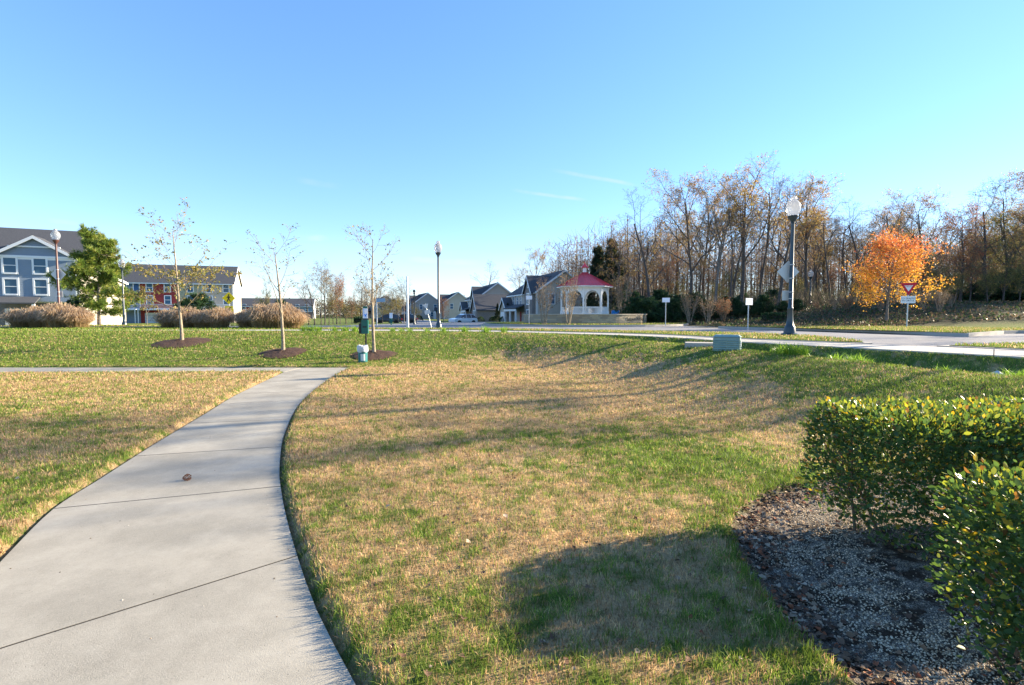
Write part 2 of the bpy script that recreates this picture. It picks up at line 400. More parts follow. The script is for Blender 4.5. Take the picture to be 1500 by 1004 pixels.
M['roof'] = mat('shingles', (.05,.055,.065), .9, nz=(12,(.085,.09,.10),.35,.65), bump=(30,.5))
M['glass'] = mat('window_glass', (.05,.12,.19), .2, spec=.3)
M['trim'] = mat('white_trim', (.72,.74,.75), .6)
for k, c in {'tan':(.50,.45,.38),'greige':(.42,.385,.34),'slate':(.23,.29,.36),'blue':(.05,.12,.26),'red':(.32,.045,.04),'sage':(.38,.38,.26),'cream':(.58,.53,.43),'mauve':(.50,.44,.36),'grey':(.36,.38,.39)}.items():
    M[k] = siding('siding_'+k, c)
M['carwhite'] = mat('car_paint_white', (.75,.77,.8), .25, spec=.6, coat=.6)
M['cardark'] = mat('car_paint_dark', (.02,.03,.05), .25, spec=.6, coat=.6)
M['rubber'] = mat('rubber', (.015,.015,.015), .8)
M['carglass'] = mat('car_glass', (.02,.03,.04), .08, spec=1)
M['lampred'] = mat('tail_lamp', (.4,.01,.01), .3)
M['pebble'] = mat('pebbles', (.45,.41,.35), .8)
# lamp globe: frosted glass
gm = bpy.data.materials.new('lamp_globe_glass'); gm.use_nodes = True; nt = gm.node_tree
b_ = nt.nodes['Principled BSDF']; b_.inputs['Base Color'].default_value = (.62,.65,.68,1); b_.inputs['Roughness'].default_value = .25
b_.inputs['Transmission Weight'].default_value = .6; b_.inputs['IOR'].default_value = 1.2
tr_ = nt.nodes.new('ShaderNodeBsdfTranslucent'); tr_.inputs[0].default_value = (.5,.52,.55,1); mx_ = nt.nodes.new('ShaderNodeMixShader'); mx_.inputs[0].default_value = .4
nt.links.new(b_.outputs[0], mx_.inputs[1]); nt.links.new(tr_.outputs[0], mx_.inputs[2]); nt.links.new(mx_.outputs[0], nt.nodes['Material Output'].inputs[0])
M['globe'] = gm

# ------------------------------------------------------------------ light
SX, SY = .94, .33; SEL = R(19.5)
scn.view_settings.view_transform = 'Standard'; scn.view_settings.look = 'None'; scn.view_settings.exposure = 1.93
sd = bpy.data.lights.new('sun', 'SUN'); so = bpy.data.objects.new('sun', sd); col.objects.link(so)
sd.energy = 5.0; sd.angle = R(.6); sd.color = (1, .84, .62)
nrm = math.hypot(SX, SY); S = Vector((SX/nrm*math.cos(SEL), SY/nrm*math.cos(SEL), math.sin(SEL)))
so.rotation_euler = (-S).to_track_quat('-Z', 'Y').to_euler(); so.location = (30, 20, 30)
world = bpy.data.worlds.new("World"); scn.world = world; world.use_nodes = True
nt = world.node_tree; N = nt.nodes; L = nt.links; bg = N['Background']
sky = N.new('ShaderNodeTexSky'); sky.sky_type = 'NISHITA'; sky.sun_disc = False; sky.sun_elevation = SEL; sky.sun_rotation = math.atan2(SX, SY)
sky.air_density = 1.0; sky.dust_density = .05; sky.ozone_density = 3.0; sky.altitude = 50
bg.inputs[1].default_value = .125
tc = N.new('ShaderNodeTexCoord')
def wm(op, a, b=None, c=None):
    n = N.new('ShaderNodeMath'); n.operation = op
    for i, v in enumerate((a, b, c)):
        if v is None: continue
        if isinstance(v, (int, float)): n.inputs[i].default_value = v
        else: L.new(v, n.inputs[i])
    return n.outputs[0]
def wv(op, a, b):
    n = N.new('ShaderNodeVectorMath'); n.operation = op
    for i, v in enumerate((a, b)):
        if isinstance(v, tuple): n.inputs[i].default_value = v
        else: L.new(v, n.inputs[i])
    return n.outputs['Value'] if op == 'DOT_PRODUCT' else n.outputs[0]
def wr(src, a, b):
    r = N.new('ShaderNodeMapRange'); r.interpolation_type = 'SMOOTHSTEP'; r.inputs[1].default_value = a; r.inputs[2].default_value = b; L.new(src, r.inputs[0]); return r.outputs[0]
D = tc.outputs['Generated']
clouds = None
def streak(p0, p1, w, amp, soft=.5):
    """thin high cloud along the arc between two directions"""
    global clouds
    a = Vector(ray(*p0)).normalized(); b = Vector(ray(*p1)).normalized()
    n = a.cross(b).normalized(); c = (a+b).normalized(); half = a.angle(b)/2; t = n.cross(c)
    nzx = N.new('ShaderNodeTexNoise'); nzx.inputs['Scale'].default_value = 14; nzx.inputs['Detail'].default_value = 5
    L.new(D, nzx.inputs['Vector'])
    dn = wm('ABSOLUTE', wm('ADD', wv('DOT_PRODUCT', D, tuple(n)), wm('MULTIPLY', wm('SUBTRACT', nzx.outputs[0], .5), w*1.2)))
    ma = wm('SUBTRACT', 1, wr(dn, w*.15, w))
    dt = wm('ABSOLUTE', wv('DOT_PRODUCT', D, tuple(t)))
    mb = wm('SUBTRACT', 1, wr(dt, math.sin(half)*.3, math.sin(half)))
    fr = wr(wv('DOT_PRODUCT', D, tuple(c)), 0, .1)
    v = wm('MULTIPLY', wm('MULTIPLY', wm('MULTIPLY', ma, mb), fr), wm('MULTIPLY', wr(nzx.outputs[0], .3, .6), amp))
    clouds = v if clouds is None else wm('MAXIMUM', clouds, v)
streak((745,278),(868,295),.0045,.40); streak((800,248),(970,278),.005,.30); streak((430,264),(505,274),.008,.12)
streak((420,349),(560,350),.009,.34); streak((570,378),(720,388),.010,.40); streak((60,322),(130,330),.006,.18)
# low soft cloud bank near the left horizon
sx = N.new('ShaderNodeSeparateXYZ'); L.new(D, sx.inputs[0])
mp = N.new('ShaderNodeMapping'); mp.inputs['Scale'].default_value = (2.2,2.2,11); L.new(D, mp.inputs[0])
nb = N.new('ShaderNodeTexNoise'); nb.inputs['Scale'].default_value = 1.6; nb.inputs['Detail'].default_value = 6; L.new(mp.outputs[0], nb.inputs['Vector'])
bank = wm('MULTIPLY', wm('MULTIPLY', wr(nb.outputs[0], .42, .7), wm('SUBTRACT', 1, wr(sx.outputs[2], .03, .17))), .4)
bank = wm('MAXIMUM', bank, clouds)
cm = N.new('ShaderNodeMix'); cm.data_type = 'RGBA'; L.new(bank, cm.inputs[0]); cm.inputs[7].default_value = (2.0,2.1,2.25,1)
hs = N.new('ShaderNodeHueSaturation'); hs.inputs['Saturation'].default_value = 1.17; hs.inputs['Value'].default_value = 1.0
gmn = N.new('ShaderNodeGamma'); gmn.inputs[1].default_value = .72; L.new(sky.outputs[0], gmn.inputs[0]); tn = N.new('ShaderNodeMix'); tn.data_type = 'RGBA'; tn.blend_type = 'MULTIPLY'; tn.inputs[0].default_value = 1; tn.inputs[7].default_value = (.84,.905,1.07,1); L.new(gmn.outputs[0], tn.inputs[6]); L.new(tn.outputs[2], hs.inputs['Color']); L.new(hs.outputs[0], cm.inputs[6]); L.new(cm.outputs[2], bg.inputs[0])

# ------------------------------------------------------------------ ground
def axis(fine0, fine1, step, segs, lo, hi, g=1.09):
    a = list(np.arange(fine0, fine1+1e-6, step)); 
    for s_, e_ in segs:
        while a[-1] < e_: a.append(a[-1]+s_)
    st = a[-1]-a[-2]
    while a[-1] < hi: st *= g; a.append(a[-1]+st)
    st = step; pre = []; v = fine0
    while v > lo: st *= g; v -= st; pre.append(v)
    return np.array(pre[::-1]+a)
xs = axis(-7, 5, .055, [(.12, 13)], -600, 600); ys = axis(.8, 8.5, .055, [(.11, 26), (.6, 50)], -60, 900)
GX, GY = np.meshgrid(xs, ys); GZ = gz(GX, GY)
nx, ny = len(xs), len(ys)
idx = np.arange(nx*ny).reshape(ny, nx)
Fq = np.stack([idx[:-1,:-1], idx[:-1,1:], idx[1:,1:], idx[1:,:-1]], -1).reshape(-1, 4)
gx, gy = GX.ravel(), GY.ravel()
bedm = 1-sst(-.04,.03,sdf(bed_poly,gx,gy))
woodm = np.maximum(sst(10,14,gx)*sst(29.5,32,gy), 1-sst(-.02,.04,sdf(path_poly,gx,gy)))
grn = greenness(gx, gy); far_g = sst(24,28,gy); grn = grn*(1-far_g)+.72*far_g
ground = npmesh('ground', np.stack([gx, gy, GZ.ravel()], -1), [Fq], M['ground'], smooth=True, attrs={'green':grn,'bed':bedm,'wood':woodm})
tag(ground, kind='structure')

# path of separate slabs
def arclen(P):
    P = np.array(P); d = np.r_[0, np.cumsum(np.hypot(*np.diff(P, axis=0).T))]; return P, d
def sample(P, d, t): return np.array([np.interp(t, d, P[:,0]), np.interp(t, d, P[:,1])])
joints = [((-60,923),(430,818)), ((95,743),(411,711)), ((222,664),(410,656)), ((290,622),(420,617)), ((338,593),(440,589)), ((372,574),(462,570)), ((398,560),(485,557))]
pb = MB()
def slab(poly, z0, z1): pb.prism(poly, z0, z1)
LP, Ld = arclen(left_s); RP, Rd = arclen(right_s)
def proj(P, d, q):
    q = np.array(q); i = np.argmin(np.hypot(*(P-q).T)); return d[i]
st = [(0,0)]
for a, b in joints: st.append((proj(LP,Ld,onz(*a,ZP)) if a[0] > -50 else proj(LP,Ld,(-2.75,2.25)), proj(RP,Rd,onz(*b,ZP))))
st.append((Ld[-1], Rd[-1]-.75))
g_ = .008; JB = MB()
for (l0,r0),(l1,r1) in zip(st[:-1], st[1:]):
    n = 10
    A = [sample(LP,Ld,l0+g_+(l1-l0-2*g_)*k/n) for k in range(n+1)]; B = [sample(RP,Rd,r0+g_+(r1-r0-2*g_)*k/n) for k in range(n+1)]
    out = lambda p, q, s: tuple(p+(p-q)/np.linalg.norm(p-q)*s)
    poly = [out(b,a,.004) for a,b in zip(A,B)]+[out(a,b,.004) for a,b in zip(A,B)][::-1]
    slab(poly, -.165, ZP)
    if l0 > 0:
        A0 = sample(LP,Ld,l0); B0 = sample(RP,Rd,r0); u_ = (B0-A0)/np.linalg.norm(B0-A0); v_ = np.array([-u_[1],u_[0]])*(g_+.001)
        JB.prism([tuple(A0-v_),tuple(B0-v_),tuple(B0+v_),tuple(A0+v_)], -.12, ZP-.0012)
# cross path slabs
yn = left_e[-1][1]; x0 = right_e[-1][0]; xl = left_e[-1][0]
tailL = sample(LP,Ld,Ld[-1]); tailR0 = sample(RP,Rd,Rd[-1]-.75+g_)
slab([tuple(tailR0+[.05,0]), (x0+.03, Yt-.0), (x0, Yt+.05), (xl+.02, Yt+.05), (xl+.02, tailL[1]+.02)], -.10, ZP)
x = xl
while x > -32:
    x2 = x-1.5; slab([(x-.006, yn-.05+.0*x), (x-.006, Yt+.06), (x2+.006, Yt+.06), (x2+.006, yn-.05)], -.10, ZP); x = x2
path = pb.build('path', M['path']); tag(path, kind='structure')
jo = JB.build('path_joints', mat('joint_filler', (.03,.026,.022), .95)); tag(jo, kind='structure')

# sidewalk, road, verges
def flat(name, poly, z0, z1, m, **k):
    o = MB().prism(poly, z0, z1).build(name, m); tag(o, **k); return o
sb = MB(); nS, dS = arclen(near_sw); fS, eS = arclen(far_sw); K = 70
for k in range(K):
    t0, t1 = k/K, (k+1)/K; q = .006/ (dS[-1]/K)
    a0, a1 = sample(nS,dS,dS[-1]*t0+.008), sample(nS,dS,dS[-1]*t1-.008); b0, b1 = sample(fS,eS,eS[-1]*t0+.008), sample(fS,eS,eS[-1]*t1-.008)
    sb.prism([tuple(a0),tuple(a1),tuple(b1),tuple(b0)], .55, H+.012)
sw = sb.build('sidewalk', M['walk']); tag(sw, kind='structure')
road_poly = [(-11,25.8),(-1,25.2),(3,21.9),(5.2,20),(7,16.4),(9.1,13.5),(10.8,11.3),(12.3,8),(16,4),(90,4),(90,29),(24,30.5),(17,29.5),(16.5,33),(20,38),(21.5,44),(19,53),(12,59),(3,60),(-5,57),(-9.5,50),(-13,42),(-14,30)]
flat('road', road_poly, .60, HR+.008, M['asphalt'], kind='structure')
def inset(poly, d):
    P = np.array(poly, float); n = len(P); out = []
    area = .5*np.sum(P[:,0]*np.roll(P[:,1],-1)-np.roll(P[:,0],-1)*P[:,1]); sg = 1 if area > 0 else -1
    for i in range(n):
        a = P[i]-P[i-1]; b = P[(i+1)%n]-P[i]; a = a/np.linalg.norm(a); b = b/np.linalg.norm(b)
        na = np.array([-a[1],a[0]])*sg; nb_ = np.array([-b[1],b[0]])*sg; m_ = na+nb_; m_ = m_/max(.5,(m_@m_)/2**.5*.7)
        q = P[i]+m_/max(np.linalg.norm(m_),1e-6)*d/max(.35,(na@ (m_/np.linalg.norm(m_)))); out.append(tuple(q))
    return out
verges = []
def verge(poly, nm='grass_verge', dome=0):
    flat('kerb', poly, .5, HR+.15, M['kerb'], kind='structure')
    ins = inset(poly, .17)
    o = MB().prism(ins, HR+.05, HR+.165).build(nm, M['ground']); 
    a = o.data.attributes.new('green','FLOAT','POINT'); a.data.foreach_set('value', [.8]*len(o.data.vertices)); tag(o, kind='structure')
    verges.append((ins, HR+.165))
fe = [onz(x,y,H) for x,y in ((560,482),(700,482.6),(780,483.5),(870,485),(960,486.8),(1030,488),(1100,489.6),(1158,492),(1220,496),(1262,501),(1278,504.5))]
V1 = smoothpts([(-11,28.0)]+fe, 3)+[p for p in far_sw[::-1] if -11 < p[0] < 9.25 and p[1] > 13.3]
verge(V1)
v2near = [p for p in far_sw if p[0] > 11.0 and p[1] < 11.4]
V2 = [(onz(1372,508,H))]+smoothpts([onz(1400,507,H),onz(1500,505.5,H),(17,13.3),(30,12.5)],3)+[(30,-3)]+v2near[::-1]
V2 = [V2[0]]+V2[1:]
verge(V2)
V3 = smoothpts([onz(1052,481.5,HR),onz(1120,483.8,HR),onz(1200,486.4,HR),onz(1300,489.8,HR),onz(1400,493.6,HR),onz(1419,494.2,HR)],3)+smoothpts([onz(1432,493,HR),onz(1460,490.8,HR),onz(1492,489.2,HR),(26,22.5)],2)+[(26.5,26.5),(24,31),(17,31),(13.5,31.5)]
verge(V3)
isl = [(ICX+8.6*math.cos(a), ICY+8.6*math.sin(a)) for a in np.linspace(0,2*math.pi,64,endpoint=False)]
verge(isl)
V5 = [(-32,31.5),(-21.2,31.3),(-20.4,32.2),(-21,34.2),(-32,34.6)]
verge(V5)
# street running past the houses, and driveways
def ribbon(pts, w, dz, m, name='road', n=5):
    P = smoothpts(pts, 6); P = np.array(P); T = np.gradient(P, axis=0); T /= np.linalg.norm(T,axis=1)[:,None]; Nn = np.stack([-T[:,1],T[:,0]],-1)
    rows = np.stack([P+Nn*w*(k/(n-1)-.5) for k in range(n)],1); z = gz(rows[...,0],rows[...,1])+dz
    V = np.concatenate([rows, z[...,None]],-1).reshape(-1,3); I = np.arange(len(P)*n).reshape(len(P),n)
    Fc = np.stack([I[:-1,:-1],I[:-1,1:],I[1:,1:],I[1:,:-1]],-1).reshape(-1,4)
    o = npmesh(name, V, [Fc], m); tag(o, kind='structure'); return o
ribbon([(-7,52),(-11,70),(-15,90),(-22,120),(-32,160),(-45,210)], 8, .02, M['asphalt'])
ribbon([(-13,36),(-30,38),(-60,40),(-110,42)], 7, .02, M['asphalt'])

# ------------------------------------------------------------------ scatter helpers
def rotmats(dirs, spin):
    """frames whose Y axis is dirs, spun about it"""
    d = dirs/np.linalg.norm(dirs,axis=1)[:,None]
    up = np.where(np.abs(d[:,2:3])<.95, np.array([[0,0,1.]]), np.array([[1.,0,0]]))
    u = np.cross(d, up); u /= np.linalg.norm(u,axis=1)[:,None]; v = np.cross(u, d)
    c, s = np.cos(spin)[:,None], np.sin(spin)[:,None]
    return np.stack([u*c+v*s, d, -u*s+v*c], -1)
def stamp(bv, bf, pos, mats_, sc):
    """replicate a small mesh: returns V,F"""
    bv = np.asarray(bv,float); n = len(pos); k = len(bv)
    if np.ndim(sc) == 1: sc = np.repeat(sc[:,None],3,1)
    V = np.einsum('nij,nkj->nki', mats_, bv[None]*sc[:,None,:])+pos[:,None,:]
    Fs = (np.asarray(bf)[None]+(np.arange(n)*k)[:,None,None]).reshape(-1, len(bf[0]))
    return V.reshape(-1,3), Fs
LEAF = ([(0,0,0),(.30,.42,.07),(0,1,-.03),(-.30,.42,.07)], [(0,1,2),(0,2,3)])
OVAL = ([(0,0,0),(.24,.25,.05),(.27,.6,.06),(0,1,-.05),(-.27,.6,.06),(-.24,.25,.05),(0,.5,0)], [(0,1,6),(1,2,6),(2,3,6),(3,4,6),(4,5,6),(5,0,6)])
def rdir(n, g=rng):
    v = g.normal(size=(n,3)); return v/np.linalg.norm(v,axis=1)[:,None]

# ------------------------------------------------------------------ grass
def blades(x, y, z, h, w, colr, lean=.6, g=rng):
    n = len(x); a = g.uniform(0,2*np.pi,n); l = g.uniform(.05,1,n)*lean; b = g.uniform(0,2*np.pi,n)
    dx, dy = np.cos(a)*l*h, np.sin(a)*l*h; wx, wy = np.cos(b)*w/2, np.sin(b)*w/2
    hz = h*np.sqrt(np.clip(1-(l*.75)**2,.08,1))
    P = np.stack([np.stack([x-wx,y-wy,z],-1), np.stack([x+wx,y+wy,z],-1),
        np.stack([x+dx*.38+wx*.8,y+dy*.38+wy*.8,z+hz*.62],-1), np.stack([x+dx*.38-wx*.8,y+dy*.38-wy*.8,z+hz*.62],-1),
        np.stack([x+dx,y+dy,z+hz],-1)],1)
    I = (np.arange(n)*5)[:,None]
    return P.reshape(-1,3), I+np.array([[0,1,2,3]]), I+np.array([[3,2,4]]), np.repeat(colr,5,0)
def grasscol(g, n):
    r = rng.random(n); q = rng.random(n)
    isg = r < np.clip(.08+.80*g, .03, .92)
    green = np.stack([.10+.13*q, .17+.14*q, .02+.025*q],-1)
    k = rng.random(n)[:,None]
    dry = (1-k)*np.array([.40,.235,.10])+k*np.array([.72,.52,.28]); dd_ = rng.random(n) < .16; dry[dd_] = np.array([.20,.12,.065])
    return np.where(isg[:,None], green, dry), isg
bands = [(1.3,3,11000,.003,.045),(3,5,7000,.0036,.045),(5,8,3600,.005,.05),(8,12,1700,.0075,.055),(12,17,900,.011,.06),(17,24.4,420,.017,.07),(24.4,30,160,.03,.08)]
Vs=[];Q=[];T=[];C=[];base=0
for y0,y1,den,w,h in bands:
    xm = 1.06*y1+.6; n = int(den*(y1-y0)*2*xm); x = rng.uniform(-xm,xm,n); y = rng.uniform(y0,y1,n)
    ok = np.abs(x) < 1.06*y+.6; x, y = x[ok], y[ok]
    pd = sdf(path_poly,x,y); bd = sdf(bed_poly,x,y); s2 = sdf(C2,x,y)
    ok = (pd > .035) & (bd > .0) & ((s2 < -.05) if y0 < 24 else (x < -11)); x,y,pd,bd = x[ok],y[ok],pd[ok],bd[ok]
    g = greenness(x,y); dn = fbm(x*2.2,y*2.2,51)*.7+.3*vn(x*9,y*9,8); ok = rng.random(len(x)) < .35+dn; x,y,pd,bd,g = x[ok],y[ok],pd[ok],bd[ok],g[ok]
    z = gz(x,y)-.004; n = len(x); cc, isg = grasscol(g, n); cc = cc*(.50+.98*vn(x*17,y*17,61))[:,None]
    hh = h*rng.uniform(.45,1.25,n)*np.where(isg,1.05,.75)*(1+.45*np.exp(-(np.minimum(pd,bd)/.12)**2))
    P,a,b,c = blades(x,y,z,hh,w*rng.uniform(.7,1.4,n),cc,lean=1.0)
    Vs.append(P); Q.append(a+base); T.append(b+base); C.append(c); base += len(P)
npmesh_o = npmesh('grass', np.concatenate(Vs), [np.concatenate(Q), np.concatenate(T)], M['grass'], colr=np.concatenate(C))
tag(npmesh_o, kind='stuff', label='short winter lawn of tan and green blades across the park', cat='grass')
# verge grass
Vs=[];Q=[];T=[];C=[];base=0
for poly, zt in verges:
    P_ = np.array(poly); a0, a1 = P_.min(0), P_.max(0); a1 = np.minimum(a1, [27,60])
    dist = max(10, a0[1]); den = 260 if dist < 24 else 110
    n = int(den*np.prod(a1-a0)); x = rng.uniform(a0[0],a1[0],n); y = rng.uniform(a0[1],a1[1],n); ok = sdf(poly,x,y) < -.02
    if dist > 30: ok &= y < 42
    x,y = x[ok],y[ok]; n = len(x); cc,isg = grasscol(np.full(n,.72),n); w = .018 if dist < 24 else .035
    P,a,b,c = blades(x,y,np.full(n,zt-.005),.07*rng.uniform(.5,1.3,n),w*rng.uniform(.7,1.3,n),cc,lean=.9)
    Vs.append(P); Q.append(a+base); T.append(b+base); C.append(c); base += len(P)
o = npmesh('verge_grass', np.concatenate(Vs), [np.concatenate(Q), np.concatenate(T)], M['grass'], colr=np.concatenate(C))
tag(o, kind='stuff', label='mown grass on the kerbed strips beside the road', cat='grass')

# gravel stones in the bed
n = 120000; x = rng.uniform(1.0,4.6,n); y = rng.uniform(1.2,5.3,n); bd = sdf(bed_poly,x,y)
soilness = fbm(x*1.3+9,y*1.3,77)+ .25*sst(2.15,2.7,x)*sst(4.2,3.2,y)
strip = np.exp(-((bd+.66)/.32)**2)+.9*np.exp(-((x-2.0)/.45)**2-((y-4.35)/.45)**2)
ok = (bd < -.08) & (rng.random(n) < np.clip(1.1*strip+.16-.7*sst(.5,.62,soilness),.03,1)*sst(.25,.5,fbm(x*3,y*3,71)+.12)) & (np.abs(x) < 1.06*y+.3)
x,y = x[ok],y[ok]; n = len(x); z = gz(x,y)
PEB = ([(-.5,-.35,0),(.45,-.4,0),(.55,.35,0),(-.4,.45,0),(-.25,-.2,.42),(.28,-.15,.38),(.2,.25,.45),(-.2,.2,.36)], [(0,1,5,4),(1,2,6,5),(2,3,7,6),(3,0,4,7),(4,5,6,7)])
th = rng.uniform(0,2*np.pi,n); Rm = np.zeros((n,3,3)); Rm[:,0,0]=np.cos(th); Rm[:,0,1]=-np.sin(th); Rm[:,1,0]=np.sin(th); Rm[:,1,1]=np.cos(th); Rm[:,2,2]=1
V,Fc = stamp(*PEB, np.stack([x,y,z],-1), Rm, rng.uniform(.004,.0115,n))
q = rng.random(n)[:,None]**1.1; cc = (1-q)*np.array([.24,.17,.10])+q*np.array([.80,.66,.47])
M['pebc'] = leafmat('gravel_stone', .85, 0, .2)
o = npmesh('gravel', V, [Fc], M['pebc'], colr=np.repeat(cc,8,0)); tag(o, kind='stuff', label='pale pea gravel scattered over the dark hedge bed', cat='gravel')
# dead leaves
def curled(n, size, g=rng):
    return stamp
CL = ([(0,-.5,0),(.33,-.25,.14),(.45,.15,.22),(.12,.30,.05),(0,.55,.12),(-.14,.28,.03),(-.45,.12,.2),(-.32,-.28,.1),(0,0,-.02)], [(0,1,8),(1,2,8),(2,3,8),(3,4,8),(4,5,8),(5,6,8),(6,7,8),(7,0,8)])
def litter(x, y, size, name, label):
    n = len(x); z = gz(x,y)+size*.15+.008; nrm_ = rdir(n)*.45+np.array([0,0,1.]); nrm_ /= np.linalg.norm(nrm_,axis=1)[:,None]
    th = rng.uniform(0,2*np.pi,n); t = np.stack([np.cos(th),np.sin(th),np.zeros(n)],-1); t -= nrm_*(t*nrm_).sum(1)[:,None]; t /= np.linalg.norm(t,axis=1)[:,None]
    Rm = np.stack([t,np.cross(nrm_,t),nrm_],-1); V,Fc = stamp(*CL, np.stack([x,y,z],-1), Rm, size)
    pal = np.array([[.16,.09,.055],[.24,.145,.085],[.36,.25,.16],[.46,.36,.26],[.10,.06,.04],[.30,.10,.045],[.20,.125,.08],[.13,.08,.055]])
    cc = pal[rng.integers(0,len(pal),n)]*rng.uniform(.7,1.15,(n,1))
    o = npmesh(name, V, [Fc], M['litter'], colr=np.repeat(cc,9,0)); return tag(o, kind='stuff', label=label, cat='dead leaves')
n = 20000; x = rng.uniform(.9,4.0,n); y = rng.uniform(1.2,5.3,n); bd = sdf(bed_poly,x,y)
ok = (bd < .02)&(rng.random(n) < np.exp(-((bd+.12)/.16)**2)*.85+.05); x,y = x[ok],y[ok]
litter(x,y,rng.uniform(.012,.045,len(x))**1.0,'fallen_leaves','brown curled leaves drifted along the edge of the hedge bed')
n = 1100; y = 1.8+13*rng.random(n)**1.2; x = rng.uniform(-1.05,1.05,n)*y; ok = (sdf(path_poly,x,y)>.05)&(sdf(bed_poly,x,y)>.0)
x2 = []; y2 = []
for k in range(70):
    t = rng.uniform(2,Ld[-1]); p = sample(LP,Ld,t); x2.append(p[0]-rng.uniform(-.03,.12)); y2.append(p[1]+rng.uniform(-.05,.05))
x = np.r_[x[ok],x2]; y = np.r_[y[ok],y2]
litter(x,y,rng.uniform(.015,.05,len(x)),'lawn_leaves','scattered dry leaves lying on the lawn and path edge')

n = 900; y = rng.uniform(2,9,n)**1.0; x = rng.uniform(-5.5,0,n); pd = sdf(path_poly,x,y); ok = (pd < -.02)&(rng.random(n) < .12+.8*np.exp(-((pd+.02)/.12)**2)); x,y = x[ok],y[ok]; n = len(x)
th = rng.uniform(0,2*np.pi,n); Rm = np.zeros((n,3,3)); Rm[:,0,0]=np.cos(th); Rm[:,0,1]=-np.sin(th); Rm[:,1,0]=np.sin(th); Rm[:,1,1]=np.cos(th); Rm[:,2,2]=1
V,Fc = stamp(*PEB, np.stack([x,y,np.full(n,ZP)],-1), Rm, rng.uniform(.003,.011,n))
cc = np.array([[.12,.08,.05],[.30,.24,.17],[.45,.42,.36],[.07,.05,.035]])[rng.integers(0,4,n)]
tag(npmesh('path_grit', V, [Fc], M['pebc'], colr=np.repeat(cc,8,0)), kind='stuff', label='grit and crumbs of soil lying on the concrete path', cat='grit')

